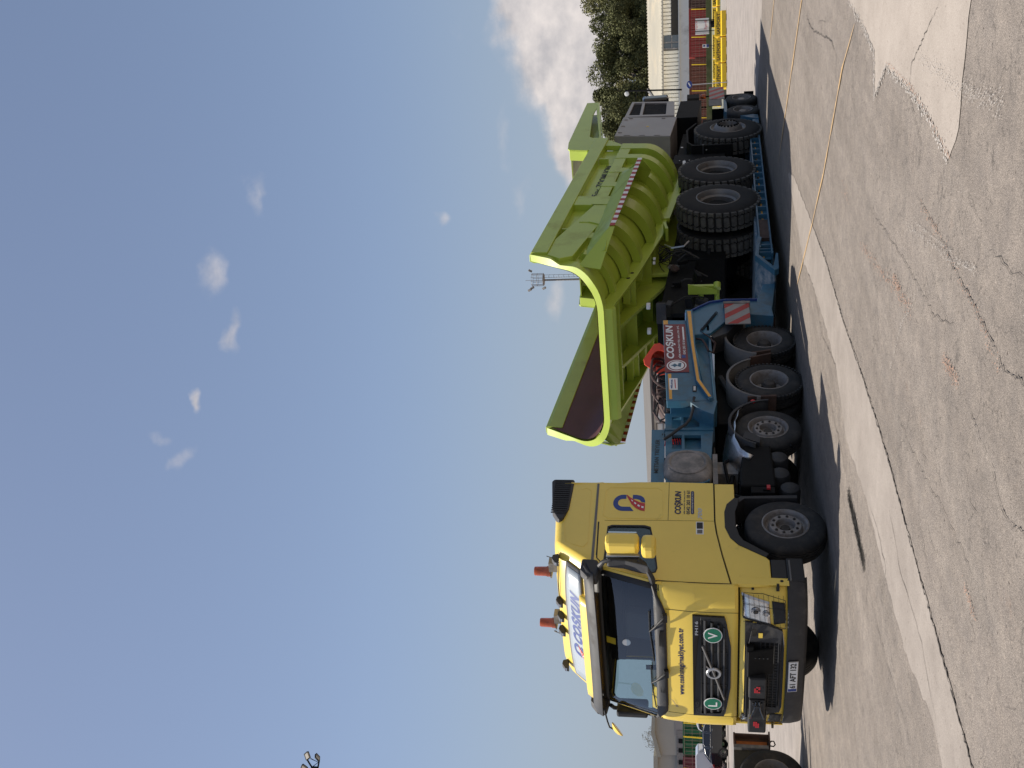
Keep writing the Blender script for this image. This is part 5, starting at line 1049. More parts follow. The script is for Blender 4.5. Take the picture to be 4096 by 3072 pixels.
MB().prism([(-13.7, 4.76), (-17.02, 4.60), (-17.02, 4.57), (-13.7, 4.73)], 'y', 2.1, -2.1).build('canopy', 'green', body)
for u in (4.25, 5.35, 6.35):
    MB().add([bw(u + a, y, w) for a in (0, .06) for y, w in ((-1.2, -Wb(u) + .01), (1.2, -Wb(u) + .01), (1.2, -Wb(u) - .22), (-1.2, -Wb(u) - .22))], [(0, 1, 2, 3), (4, 5, 6, 7), (0, 1, 5, 4), (1, 2, 6, 5), (2, 3, 7, 6), (3, 0, 4, 7)]).build('cross_member', 'green', body, bevel=.004)
MB().add([bw(u, y, w) for y in (-1.25, 1.25) for u, w in ((7.04, -1.46), (7.00, -1.66), (6.92, -1.72), (6.78, -1.62), (6.85, -1.40))], [tuple(range(5)), tuple(range(5, 10))] + [(i, (i + 1) % 5, 5 + (i + 1) % 5, 5 + i) for i in range(5)]).build('tail_beam', 'green', body, bevel=.012)
# lettering on the near wall
def wt(v): return bw(v.x, 1.975, v.z)
def btext(s_, u0, u1, w0, w1, **k):      # u falls from reader's left to right
    return text(s_, 'blackv', body, (-u0, 0, w0), (1, 0, 0), (0, 0, 1), u0 - u1, w1 - w0, wrap=lambda v: bw(-v.x, 1.978, v.z), **k)
btext('65', 3.24, 2.94, -.70, -.555, bold=.025); btext('EV', 2.89, 2.63, -.70, -.60, bold=.025); btext('ZOOMLION', 2.50, 1.12, -.705, -.545, bold=.03, sp=1.08)
MB().add([bw(3.25, 1.976, -.715), bw(1.10, 1.976, -.715), bw(1.10, 1.976, -.728), bw(3.25, 1.976, -.728)], [(0, 1, 2, 3)]).build('lettering', 'blackv', body)
# chassis, pitched like the body
def cw(x, y, z): return Vector((x, y, z + (x + 10.9) * .075))
def cbox(nm, m_, a, b_, par=dmp, bevel=.01): return MB().bx(a, b_).xf(lambda v: cw(*v)).build(nm, m_, par, bevel=bevel)
for s in (1, -1):
    cbox('chassis_rail', 'chas', (-7.0, .50 * s, 1.60), (-19.6, .72 * s, 2.15))
    cbox('bumper_arm', 'chas', (-14.2, 1.40 * s, 1.15), (-16.0, .9 * s, 2.45)) if 0 else None
cbox('tail_crossmember', 'chas', (-6.85, 1.1, 1.98), (-6.95, -1.1, 2.15)); cbox('rear_crossmember', 'chas', (-7.0, .8, 1.5), (-7.4, -.8, 1.9)); cbox('battery_pack', 'chas', (-13.85, 1.42, 1.25), (-14.5, -1.42, 2.5)); cbox('inverter_box', 'chas', (-14.5, 1.15, 1.5), (-17.0, -1.15, 2.5)); cbox('suspension_block', 'chas', (-9.6, .75, 1.0), (-13.9, -.75, 1.8))
for x, y_ in ((-10.9, 0), (-12.8, 0)):
    MB().cyl((x, -1.5, 1.22), (x, 1.5, 1.22), .22, 16).lathe([(0, -.45), (.3, -.38), (.42, -.1), (.42, .1), (.3, .38), (0, .45)], (x, 0, 1.2), 'y', 20).build('rear_axle', 'chas', dmp, smooth=True)
MB().cyl((-15.63, -1.5, .90), (-15.63, 1.5, .90), .18, 12).build('front_axle', 'chas', dmp)
for k, (y, m_) in enumerate(((.80, 'redv'), (.96, 'amber'), (-.80, 'redv'), (-.96, 'amber'))):
    MB().lathe([(.06, 0), (.055, .015), (0, .018)], (-6.84, y, 2.37), 'x', 18).build('tail_lamp', m_, dmp, smooth=True)
cbox('lamp_panel', 'grayp', (-6.80, 1.12, 1.97), (-6.85, .68, 2.16)); 
for y in (1.0, .45): MB().box((-6.95, y, 2.62), (.12, .10, .08)).build('rubber_pad', 'white', dmp, bevel=.015)
for s in (1, -1):
    MB().add([bw(u, y * s, w) for y in (1.2, 1.28) for u, w in ((-.2, -1.9), (1.2, -1.98), (2.6, -2.02), (2.6, -2.2), (.4, -2.25), (-.2, -2.2))], [tuple(range(6)), tuple(range(6, 12))] + [(i, (i + 1) % 6, 6 + (i + 1) % 6, 6 + i) for i in range(6)]).build('hoist_rail', 'green', body) if s > 0 else None
    MB().lathe([(.02, 0), (.035, .01), (0, .012)], (-14.9, 1.47 * s, 2.05), 'y', 8).build('bolt', 'steel', dmp)
MB().bx((-13.9, 1.0, .45), (-16.8, -1.0, 1.3)).build('dark_filler_box', 'chas', dmp)  # added dark box, hides the sunlit ground below the chassis
# black skirt in front of the rear wheels, mudguard of the front wheel
sp = MB().bx((-14.56, 1.62, .82), (-14.62, .6, 1.80)).build('mudguard_flap', 'chas', dmp); MB().bx((-14.53, 1.63, 1.5), (-14.64, .6, 1.54)).build('flap_clamp', 'grayp', sp)
for i in range(4): MB().lathe([(0, .02), (.018, .012), (.02, 0)], (-14.55, 1.5 - i * .22, 1.44), 'x', 8).build('bolt', 'steel', sp)
b = MB(); b.prism([(-14.60, 1.76), (-14.9, 1.93), (-15.9, 1.95), (-16.5, 1.7), (-16.44, 1.67), (-15.88, 1.90), (-14.92, 1.88), (-14.60, 1.70)], 'y', 1.60, .9); b.build('front_mudguard', 'chas', dmp)
MB().bx((-13.65, 1.40, 2.02), (-13.9, 1.30, 2.10)).build('white_label', 'white', dmp) if 0 else None
MB().bx((-13.75, 1.462, 1.95), (-13.90, 1.47, 2.02)).build('white_label', 'white', dmp); MB().bx((-13.6, 1.462, 1.95), (-13.72, 1.47, 2.02)).build('white_label', 'white', dmp)
MB().cyl((-13.65, 1.35, 1.25), (-13.65, 1.35, 1.55), .12, 18).build('air_drier', 'rimd', dmp, smooth=True, angle=40)
def dwheel(x, y, z, s, R_=.91, style='rear', W=.50):
    b = MB(); rr = .46 * R_ / .91
    prof = [(rr, -.04), (rr + .02, -.0), (rr + .1, .01), (R_ * .8, .0), (R_ * .90, -.02), (R_ - .045, -.05), (R_ - .045, -W + .05), (R_ * .9, -W + .02), (rr + .05, -W), (rr, -W + .04)]
    b.lathe(prof, (0, 0, 0), n=72); ty = place(b, x, y, z, s < 0).build('wheel', 'rubberd', dmp, smooth=True, angle=40)
    def tread(yo, par):
        n = 34; q = MB()
        for k in range(n):
            a = 2 * math.pi * k / n; da = 2 * math.pi / n
            def P(da_, yy, r): t = a + da_ * da; return Vector((r * math.cos(t), yy, r * math.sin(t)))
            def lug(pts):
                m = len(pts); vs = [P(d * .90, c + (yy - c) * .97, R_ - .055) for d, yy in pts] + [P(d * .86, c + (yy - c) * .955, R_ + .004) for d, yy in pts]
                q.add(vs, [tuple(range(m, 2 * m))] + [(i, (i + 1) % m, m + (i + 1) % m, m + i) for i in range(m)])
            c = -W / 2
            lug([(-.43, c - .085), (-.10, c - .125), (.33, c - .105), (.43, c + .085), (.10, c + .125), (-.33, c + .105)])
            lug([(-.42, c + .125), (-.05, c + .160), (.44, c + .13), (.44, -.035), (-.36, -.035)])
            lug([(.42, c - .125), (.05, c - .160), (-.44, c - .13), (-.44, -W + .035), (.36, -W + .035)])
            lug([(-.30, -.055), (.38, -.055), (.38, -.012), (-.30, -.012)]) if 0 else None
        place(q, x, yo, z, s < 0).build('tread_blocks', 'tread', par)
    tread(y, ty)
    b = MB()
    if style == 'rear': b.lathe([(rr + .005, -.03), (rr + .02, .005), (rr, .01), (rr - .03, -.03), (rr - .05, -.10), (rr - .10, -.13), (rr - .105, -.40), (.2, -.42), (.18, -.36), (0, -.35)], (0, 0, 0), n=48)
    else: b.lathe([(rr + .005, -.03), (rr + .02, .005), (rr, .01), (rr - .03, -.03), (rr - .06, -.04), (rr - .09, .02), (rr - .13, .07), (rr - .18, .09), (.22, .09), (.20, -.02), (0, -.03)], (0, 0, 0), n=48)
    rm = place(b, x, y, z, s < 0).build('rim', 'rimd', ty, smooth=True, angle=35)
    if style != 'rear':
        q = MB()
        for j in range(18):
            a = 2 * math.pi * j / 18; q.lathe([(.028, .08), (.028, .12), (0, .12)], (.25 * math.cos(a), 0, .25 * math.sin(a)), n=8)
        place(q, x, y, z, s < 0).build('wheel_nuts', 'chas', ty)
    if style == 'rear':
        b = MB(); b.lathe(prof, (0, 0, 0), n=72); t2 = place(b, x, y - .62 * s, z, s < 0).build('inner_tyre', 'rubberd', ty, smooth=True, angle=40); tread(y - .62 * s, ty)
    return ty
for s in (1, -1):
    dwheel(-10.9, 1.66 * s, 1.22, s); dwheel(-12.80, 1.66 * s, 1.215, s, .90); dwheel(-15.63, 1.72 * s, .885, s, .86, 'front')
# grey electrical cabinet and radiator pack where the cab and engine would be
cab_ = MB().bx((-15.88, 1.50, 2.35), (-17.55, .15, 3.83)).xf(lambda v: (v.x + (v.z - 3) * -.13, v.y, v.z + (v.x + 16) * .09)).build('power_cabinet', 'greyb', dmp, bevel=.012)
b = MB()
kx = lambda v: (v.x + (v.z - 3) * -.13, v.y, v.z + (v.x + 16) * .09)
for x in (-16.2, -16.75, -17.3): MB().box((x, 1.505, 3.72), (.03, .02, .10)).xf(kx).build('hinge', 'greyb', cab_)
for z in (2.7, 3.1, 3.5): MB().box((-15.95, 1.505, z), (.04, .02, .16)).xf(kx).build('hinge', 'greyb', cab_)
for z in (2.7, 3.6): MB().box((-17.42, 1.505, z), (.05, .02, .10)).xf(kx).build('latch', 'rim', cab_)
MB().box((-16.7, 1.503, 3.05), (.06, .004, .06)).xf(kx).build('warning_sticker', 'yband', cab_)
MB().plate([(-17.52, 2.37), (-17.52, 3.81), (-15.9, 3.81), (-15.9, 2.37)], [[(-17.49, 2.40), (-17.49, 3.78), (-15.93, 3.78), (-15.93, 2.40)]], 'y', 1.503, 1.5).xf(kx).build('door_frame', 'greyb', cab_)
rd = MB().plate([(-17.6, 2.28), (-17.68, 3.66), (-19.1, 3.52), (-18.95, 2.30)], [[(-17.75, 2.52), (-17.80, 3.17), (-18.95, 3.14), (-18.85, 2.52)], [(-17.80, 3.25), (-17.82, 3.55), (-18.98, 3.45), (-18.95, 3.22)]], 'y', 1.50, 1.42).build('radiator_pack', 'greyb', dmp, bevel=.005)
MB().prism([(-17.62, 2.3), (-17.70, 3.64), (-19.08, 3.50), (-18.93, 2.32)], 'y', 1.41, .2).build('radiator_core', 'mesh', rd)
b = MB()
for i in range(26): x = -17.78 - i * .045; b.bx((x, 1.43, 2.52), (x - .012, 1.46, 3.52))
b.build('radiator_grille', 'grayp', rd)
cbox('front_deck', 'chas', (-17.5, 1.45, 2.15), (-19.1, -1.5, 2.75)); MB().bx((-15.9, -.3, 2.3), (-18.5, -1.5, 2.9)).build('front_deck', 'chas', dmp)
b = MB().box((-19.35, 1.45, 2.85), (.35, .2, .75), (0, 4, 0)).build('side_module', 'blackg', dmp, bevel=.06)
pm = MB().cyl((-19.75, 1.6, 2.1), (-19.95, 1.6, 3.78), .025, 8)
for z in (3.1, 3.4): pm.tube([(-19.85, 1.6, z), (-19.6, 1.6, z + .02), (-19.3, 1.5, z + .03)], .012, 5)
pm.build('mirror_pole', 'chas', dmp, smooth=True); MB().lathe([(0, .04), (.06, .03), (.07, 0), (.06, -.03), (0, -.04)], (-19.62, 1.6, 3.70), 'x', 16).build('work_lamp', 'white', dmp, smooth=True)
MB().plate([(-15.9, 3.85), (-15.95, 4.0), (-17.4, 3.95), (-17.4, 3.82)], [[(-16.0, 3.87), (-16.0, 3.96), (-17.3, 3.92), (-17.3, 3.85)]], 'y', .8, .76).build('handrail', 'chas', dmp)
MB().bx((-19.5, 1.4, 1.6), (-19.9, .9, 1.95)).build('front_bumper', 'chas', dmp)
# lime green recovery frame at the tail
fr_ = MB().cyl((-7.5, 1.08, 1.20), (-7.5, 1.08, 1.38), .055, 14)
f1 = MB().bx((-7.46, 1.16, 1.36), (-7.54, 1.0, 1.85)).build('tow_frame', 'green', dmp, bevel=.01); MB().prism([(1.0, 1.86), (1.22, 1.86), (1.12, 1.4), (1.08, 1.30), (1.0, 1.30)], 'x', -7.43, -7.41).build('frame_plate', 'green', f1)
for z in (1.61, 1.30): MB().cyl((-7.5, 1.08, z), (-7.5, -1.08, z), .05, 14).build('frame_tube', 'green', f1, smooth=True, angle=40)
MB().cyl((-7.44, 1.10, 1.30), (-7.56, 1.16, 1.30), .07, 16).build('frame_boss', 'green', f1)
MB().lathe([(.03, 0), (.03, .4), (.08, .75), (.08, .95), (0, .96)], (-7.5, -1.05, .75), 'z', 12).build('spring_arm', 'green', f1, smooth=True)
# machinery showing between tail and rear axle
random.seed(21)
for k in range(16):
    c = Vector((random.uniform(-9.6, -7.1), random.uniform(.15, 1.25), random.uniform(1.35, 2.35)))
    MB().box(c, (random.uniform(.06, .3), random.uniform(.04, .2), random.uniform(.05, .25)), (random.uniform(-20, 20), random.uniform(-20, 20), 0)).build('bracket', random.choice(['grayp', 'chas', 'grayp', 'dirtg']), dmp, bevel=.01)
for k in range(9):
    p = Vector((random.uniform(-9.5, -7.3), random.uniform(.5, 1.25), random.uniform(1.9, 2.5))); q_ = p + Vector((random.uniform(-.6, .6), random.uniform(-.1, .2), random.uniform(-.7, -.2)))
    MB().tube([p, p.lerp(q_, .4) + Vector((0, .12, -.02)), p.lerp(q_, .75) + Vector((.05, .10, .04)), q_], .017, 6).build('hydraulic_hose', random.choice(['black', 'grayp', 'hub']), dmp, smooth=True)
MB().tube([(-9.3, 1.25, 2.35), (-8.9, 1.35, 2.2), (-8.85, 1.4, 1.95), (-9.1, 1.4, 1.85)], .02, 7).build('steel_pipe', 'steel', dmp, smooth=True)
for x, y, z in ((-7.02, .6, 2.28), (-7.02, .35, 2.30), (-8.4, 1.25, 2.55), (-8.6, 1.25, 2.55)): MB().box((x, y, z), (.03, .05, .05)).build('label_plate', 'white', dmp)
for z in (2.1, 1.98, 1.86): MB().lathe([(.018, 0), (.016, .02), (0, .022)], (-14.0, 1.43, z), 'y', 8).build('bolt', 'steel', dmp)
MB().box((-10.0, 1.25, 2.35), (.35, .3, .06), (0, 10, 0)).build('green_bracket', 'green', dmp); MB().box((-11.9, 1.2, 2.05), (.2, .3, .12)).build('green_bracket', 'green', dmp)
# hoses and debris round the hinge
random.seed(5); b = MB()
for k in range(7):
    c = bw(3.9, .9 + random.uniform(-.2, .15), -2.3); b.tube([c + Vector((.25 * math.cos(a + k), .22 * math.sin(a * 1.3 + k), .12 * math.sin(a * 2 + k) + .05)) for a in [i * .45 for i in range(14)]], .008, 5)
b.build('hinge_hoses', 'black', dmp, smooth=True)
for k in range(6):
    c = bw(4.2 - k * .15, .8 - k * .25, -2.5 - .05 * (k % 2)); r_ = .09
    MB().lathe([(0, -r_), (r_ * .8, -r_ * .4), (r_, .2 * r_), (r_ * .5, r_ * .9), (0, r_)], (0, 0, 0), 'z', 7).xf(lambda v: c + Vector((v.x * 1.2, v.y * .9, v.z)) + .03 * noise.noise_vector(v * 9 + c)).build('cloth_pad', mat('cloth_pad', (.10, .065, .055), .9) if k == 0 else bpy.data.materials['cloth_pad'], dmp)
# ================================================================ surroundings; (lateral, depth) measured on the ground from where the photographer stood
def W(v): v = Vector(v); p = CAM + RH * v.x + FH * v.y; return Vector((p.x, p.y, v.z))
def gthing(name, lat, dep, label, cat, group=None): return thing(name, W((lat, dep, 0)), label, cat, group)
def ribbed(name, col, per, dist=None, rough=.6, dirt=None):
    m = mat(name, col, rough, var=.05, vs=.5, dirt=dirt, dirt_amt=.25 if dirt else 0, ds=.25); t = m.node_tree; n = t.nodes; l = t.links; b = n["Principled BSDF"]
    co = n.new("ShaderNodeTexCoord").outputs['Object']; v = n.new("ShaderNodeVectorMath"); v.operation = 'DOT_PRODUCT'; v.inputs[1].default_value = RH * (2 * math.pi / per)
    l.new(co, v.inputs[0]); s = n.new("ShaderNodeMath"); s.operation = 'SINE'; l.new(v.outputs['Value'], s.inputs[0])
    k = n.new("ShaderNodeBump"); k.inputs['Distance'].default_value = dist or per * .25; k.inputs['Strength'].default_value = 1; l.new(s.outputs[0], k.inputs['Height']); l.new(k.outputs[0], b.inputs['Normal'])
    return m
def ribs(b, l0, l1, d, z0, z1, per, depth=.06, w=.5):   # real pressed ribs
    k = int((l1 - l0) / per)
    for i in range(k): x = l0 + i * per; b.bx((x, d - depth, z0), (x + per * w, d, z1))
    return b
# cream warehouse on the right
wh = gthing('warehouse', 45, 150, 'cream corrugated warehouse with a pale ribbed roof and a dark strip opening', 'warehouse')
M['cream'] = mat('cream_cladding', (.82, .77, .62), .6, var=.05, vs=.3, dirt=(.45, .38, .28), dirt_amt=.2, ds=.2)
M['roofc'] = mat('cream_roof', (.36, .33, .26), .55, var=.06, vs=.3, dirt=(.46, .38, .26), dirt_amt=.3, ds=.15)
MB().bx((22, 150.2, 2.5), (70, 165, 6.4)).xf(W).build('wall', mat('groove_shade', (.34, .31, .25), .7), wh); b = ribs(MB(), 22, 47.2, 150.2, 4.1, 6.35, .56, .12, .76); b.xf(W).build('cladding', 'cream', wh)  # wall coloured darker to stand in for shade in the cladding grooves
ribs(MB(), 49.3, 70, 150.2, 5.2, 6.35, .56, .12, .76).xf(W).build('cladding', 'cream', wh)
rf = MB().add([(21, 149.3, 6.45), (71, 149.3, 6.50), (71, 166, 9.45), (21, 166, 8.75), (21, 166, 8.6), (71, 166, 9.3), (71, 149.3, 6.3), (21, 149.3, 6.25)], [(0, 1, 2, 3), (4, 5, 6, 7), (0, 1, 6, 7), (2, 3, 4, 5), (1, 2, 5, 6), (0, 3, 4, 7)]).xf(W).build('roof', 'roofc', wh)
b = MB()
for i in range(100): x = 21.2 + i * .5; z1 = 8.75 + (x - 21) / 50 * .7; b.add([(x, 149.3, 6.5), (x + .22, 149.3, 6.5), (x + .22, 166, z1 + .04), (x, 166, z1 + .04), (x + .11, 149.3, 6.60), (x + .11, 166, z1 + .12)], [(0, 4, 5, 3), (4, 1, 2, 5), (0, 1, 4)])
b.xf(W).build('roof_ribs', 'roofc', rf)
MB().add([(38.6, 149.2, 6.62), (38.9, 149.2, 6.62), (46.4, 166, 9.35), (45.9, 166, 9.35)], [(0, 1, 2, 3)]).xf(W).build('roof_flashing', 'fend', rf, solid=.1)
MB().bx((49.2, 150.0, 4.2), (70, 150.15, 5.2)).xf(W).build('strip_opening', 'gap', wh)
w = MB().bx((47.3, 149.9, 4.15), (49.2, 150.2, 6.2)).xf(W).build('window', mat('window_grey', (.10, .12, .13), .2), wh); MB().bx((48.1, 149.8, 4.15), (48.25, 149.9, 6.2)).bx((47.3, 149.8, 5.1), (49.2, 149.9, 5.2)).bx((47.2, 149.8, 4.1), (47.35, 149.9, 6.2)).xf(W).build('window_frame', 'dirtg', w)
MB().bx((54.3, 149.9, 4.2), (54.6, 150.0, 5.2)).xf(W).build('opening_post', 'dirtg', wh)
MB().bx((22, 144.8, 0), (70, 145.2, 3.95)).bx((22, 145.2, 3.9), (70, 150.2, 3.97)).xf(W).build('white_annexe', mat('white_render', (.82, .80, .79), .7, var=.05, vs=.3, dirt=(.45, .42, .40), dirt_amt=.3, ds=.3), wh)
MB().bx((22, 144.6, 3.95), (70, 145.3, 4.12)).xf(W).build('annexe_coping', 'white', wh)
# freight containers
CC = {'red': mat('container_red', (.34, .035, .035), .5, var=.12, vs=.6, dirt=(.22, .06, .04), dirt_amt=.3, ds=.8), 'brown': mat('container_brown', (.20, .055, .035), .55, var=.12, vs=.6, dirt=(.14, .07, .05), dirt_amt=.4, ds=.8),
      'dark': mat('container_umber', (.085, .035, .028), .55, var=.1, vs=.6), 'green': mat('container_green', (.02, .13, .045), .5, var=.12, vs=.6, dirt=(.04, .09, .05), dirt_amt=.3, ds=.8), 'wine': mat('container_wine', (.17, .03, .04), .5, var=.1, vs=.6)}
def container(l0, l1, dep, key, label, h_=2.6):
    t = gthing('shipping_container', (l0 + l1) / 2, dep, label, 'container', 'shipping containers behind the yellow-posted fence')
    MB().bx((l0 + .05, dep + .05, .05), (l1 - .05, dep + 2.4, h_)).xf(W).build('container_body', CC[key], t)
    ribs(MB(), l0 + .1, l1 - .1, dep + .05, .2, h_ - .18, .50, .12, .55).xf(W).build('corrugation', CC[key], t)
    for z in (.04, h_ - .14): MB().bx((l0, dep - .08, z), (l1, dep + .02, z + .17)).xf(W).build('side_rail', CC[key], t)
    for x in (l0, l1 - .15): MB().bx((x, dep - .09, 0), (x + .15, dep + .05, h_ + .03)).xf(W).build('corner_post', CC[key], t)
container(47.3, 59.4, 134.2, 'dark', 'dark umber shipping container furthest from the truck in the row below the cream warehouse')
container(41.0, 47.1, 134, 'red', 'bright red shipping container behind the white sign banner')
container(34.8, 40.8, 134, 'brown', 'brown shipping container behind the round blue road sign')
container(28.6, 34.6, 134.3, 'brown', 'brown shipping container half hidden behind the black cabless front of the dump truck')
container(-27.3, -21.2, 78, 'green', 'dark green shipping container behind the white van', 3.0)
container(-33.5, -27.5, 78, 'wine', 'wine red shipping container behind the silver car', 3.0)
# fences: posts + mesh
MESHM = mat('fence_wire', (.30, .19, .14), .5)
def fence(l0, l1, dep, z0, z1, posts, label):
    t = gthing('mesh_fence', (l0 + l1) / 2, dep, label, 'fence')
    b = MB(); x = l0
    while x < l1: b.bx((x, dep, z0), (x + .018, dep + .02, z1)); x += .26
    for i in range(6): z = z0 + (z1 - z0) * i / 5; b.bx((l0, dep, z - .013), (l1, dep + .02, z + .013))
    b.xf(W).build('mesh', MESHM, t)
    for p in posts: MB().cyl((p, dep - .06, z0 - .2), (p + .1, dep - .06, z1 + .05), .055, 8).xf(W).build('post', 'yband', t)
fence(27, 46, 120, .1, 2.2, (29.8, 32.85, 35.8, 38.9, 42.05, 45.1), 'wire mesh fence on yellow posts in front of the red and brown containers')
fence(-31, -20.5, 76.5, .1, 2.9, (-22.2, -24.6, -25.6, -27.9, -29.6), 'wire mesh fence on yellow posts in front of the green container')
tag(MB().bx((26, 119.0, 0), (50, 119.6, .62)).xf(W).build('verge', mat('grass_bank', (.10, .115, .045), .9, var=.35, vs=.8, dirt=(.16, .14, .08), dirt_amt=.5, ds=1.0)), kind='structure')
tag(MB().add([(8, 67, .006), (52, 67, .006), (60, 144, .006), (16, 144, .006)], [(0, 1, 2, 3)]).xf(W).build('rough_grass', mat('dry_grass', (.16, .16, .09), .95, var=.3, vs=.4, dirt=(.24, .21, .15), dirt_amt=.5, ds=.6)), kind='structure')
# barriers
def barrier(l0, l1, dep, label, ztop=.66, z0=-.02, letters=True, grp='yellow plastic barriers along the kerb'):
    t = gthing('plastic_barrier', (l0 + l1) / 2, dep, label, 'barrier', grp)
    b = MB().prism([(dep - .20, z0 + .05), (dep - .20, z0 + .30), (dep - .10, z0 + .36), (dep - .10, ztop), (dep + .10, ztop), (dep + .10, z0 + .36), (dep + .2, z0 + .3), (dep + .2, z0 + .05)], 'x', l0, l1).xf(W); bb = b.build('barrier_body', 'yband', t, bevel=.02)
    for f in (.22, .78): x = l0 + (l1 - l0) * f; MB().bx((x - .12, dep - .18, z0 - .05), (x + .12, dep + .18, z0 + .05)).xf(W).build('foot', 'chas', t)
    if letters:
        m_ = .08 * (l1 - l0); text('SAFİPORT', 'blackv', bb, (l0 + m_, 0, z0 + .375), (1, 0, 0), (0, 0, 1), (l1 - l0) - 2 * m_, .25, bold=.022, wrap=lambda v: W((v.x, dep - .105, v.z)))
    return t
barrier(19.42, 20.84, 60, 'yellow SAFİPORT barrier standing below the white banner')
barrier(17.95, 19.32, 60, 'yellow SAFİPORT barrier below the small blue and white notice')
barrier(16.5, 17.88, 60, 'yellow SAFİPORT barrier partly hidden by the striped board at the trailer tail')
for i, (a, b_) in enumerate(((23.25, 24.6), (21.95, 23.15), (20.05, 21.5), (18.75, 19.95), (17.1, 18.65))):
    barrier(a, b_, 66, ('yellow SAFİPORT barrier at the edge of the photo, back row', 'yellow SAFİPORT barrier in the back row behind the black bin', 'yellow back-row barrier behind the legs of the white banner', 'yellow back-row barrier seen in the gap between two front barriers, past the small notice', 'yellow back-row barrier nearest the trailer tail')[i], .69, .1)
for i, (a, b_) in enumerate(((-4.45, -3.2), (-3.1, -2.0))):
    barrier(a, b_, 60, ('yellow barrier glimpsed under the gooseneck behind the silencer', 'yellow barrier glimpsed between gooseneck and battered fender')[i], .80, .1)
kb = MB()
kb.prism([(61.2, -.02), (61.2, .18), (61.6, .20), (66.8, .24), (66.8, -.02)], 'x', 10, 34).xf(W); tag(kb.build('kerb', mat('old_kerb', (.15, .15, .12), .9, var=.2)), kind='structure')
cb = gthing('concrete_block', 20.9, 60.6, 'low grey concrete block beside the yellow barriers at the photo edge', 'concrete block'); MB().prism([(60.3, 0), (60.45, .27), (60.8, .27), (60.95, 0)], 'x', 20.9, 24.5).xf(W).build('block', 'conc', cb)
for (a, b_), n_ in zip(((19.3, 19.45), (17.8, 18.0)), ('between the banner barrier and the notice barrier', 'next to the notice barrier')):
    t = gthing('concrete_block', (a + b_) / 2, 60.3, 'short grey concrete kerb stone ' + n_, 'concrete block'); MB().prism([(60.2, -.02), (60.25, .30), (60.6, .30), (60.7, -.02)], 'x', a, b_).xf(W).build('block', 'conc', t)
# banner, notices, bin
t = gthing('sign_banner', 20.75, 62, 'white banner with red lettering stretched between two black posts', 'banner')
MB().add([(20.29 + .93 * i / 6, 62 + .06 * math.sin(i * 1.1), z) for z in (.95, 1.3, 1.73) for i in range(7)], [(r * 7 + c, r * 7 + c + 1, r * 7 + c + 8, r * 7 + c + 7) for r in (0, 1) for c in range(6)]).xf(W).build('cloth', 'white', t, solid=.02)
for x in (20.42, 21.05): MB().cyl((x, 61.9, .3), (x + .02, 61.9, 1.76), .022, 6).xf(W).build('post', 'chas', t)
text('Sign-E', 'redv', t, (20.5, 0, 1.05), (1, 0, 0), (0, 0, 1), .55, .17, shear=.2, wrap=lambda v: W((v.x, 61.86, v.z))); text('Sign-E', 'redv', t, (20.5, 0, 1.60), (1, 0, 0), (0, 0, 1), .55, .11, shear=.2, wrap=lambda v: W((v.x, 61.86, v.z)))
t = gthing('rubbish_bin', 20.85, 62, 'black rounded bin at the foot of the white banner', 'bin'); MB().lathe([(0, .55), (.16, .55), (.2, .62), (.2, .86), (.12, .93), (0, .94)], (20.95, 62.3, 0), 'z', 14).xf(W).build('bin_body', 'chas', t)
t = gthing('notice_sign', 19.6, 62, 'small blue and white notice on a thin black post', 'sign'); nb = MB().bx((19.50, 61.98, .97), (19.69, 62, 1.33)).xf(W).build('notice_board', 'white', t); MB().cyl((19.6, 62.02, .2), (19.6, 62.02, 1.0), .012, 5).xf(W).build('post', 'chas', t); MB().bx((19.51, 61.965, .97), (19.68, 61.975, 1.10)).lathe([(0, 0), (.06, 0)], (19.6, 61.965, 1.23), 'y', 14).xf(W).build('notice_print', 'navy', nb)
t = gthing('road_sign', 16.26, 58, 'round blue road sign on a pale post rising behind the trailer tail', 'road sign'); MB().cyl((16.3, 58, 0), (16.26, 58, 2.0), .022, 8).xf(W).build('post', 'steel', t); sg_ = MB().lathe([(0, -.01), (.26, -.01), (.27, 0), (0, .01)], (16.26, 57.95, 2.07), 'y', 20).xf(lambda v: W((16.26 + (v.x - 16.26) * .8, v.y, 2.07 + (v.z - 2.07) * .55))).build('sign_plate', 'navy', t); MB().prism([(16.14, 2.03), (16.2, 2.0), (16.38, 2.10), (16.34, 2.15)], 'y', 57.93, 57.92).xf(W).build('arrow', 'white', sg_)
# grey shed on the left
sh = gthing('storage_shed', -30, 90, 'beige gabled storage shed with a pale roof edge beyond the parked cars', 'shed')
SM = mat('beige_render', (.40, .37, .32), .8, var=.06, vs=.5, dirt=(.30, .28, .25), dirt_amt=.2, ds=.5)
MB().prism([(-20, 0), (-20, 5.55), (-27.8, 5.52), (-29.7, 5.62), (-31.65, 5.12), (-31.65, 0)], 'y', 90, 110).xf(W).build('wall', SM, sh)
MB().prism([(-19, 5.80), (-27.8, 5.79), (-29.7, 5.90), (-31.75, 5.38), (-31.75, 5.05), (-29.7, 5.60), (-27.8, 5.50), (-19, 5.50)], 'y', 89.6, 110).xf(W).build('roof', 'roofc', sh)
MB().bx((-31.7, 90.3, 0), (-45, 108, 5.36)).xf(W).build('side_wing', SM, sh); MB().bx((-31.8, 89.9, 5.36), (-45, 108, 5.72)).xf(W).build('wing_roof', 'roofc', sh)
MB().bx((-26.0, 89.95, 3.2), (-29.9, 90.0, 3.9)).xf(W).build('shutter', 'greyb', sh) ; MB().bx((-24.9, 88.5, 3.25), (-27.1, 90, 4.0)).xf(W).build('lean_to', 'chas', sh); MB().bx((-29.5, 89.9, 3.2), (-45, 90.29, 3.75)).xf(W).build('strip_window', 'rim', sh)
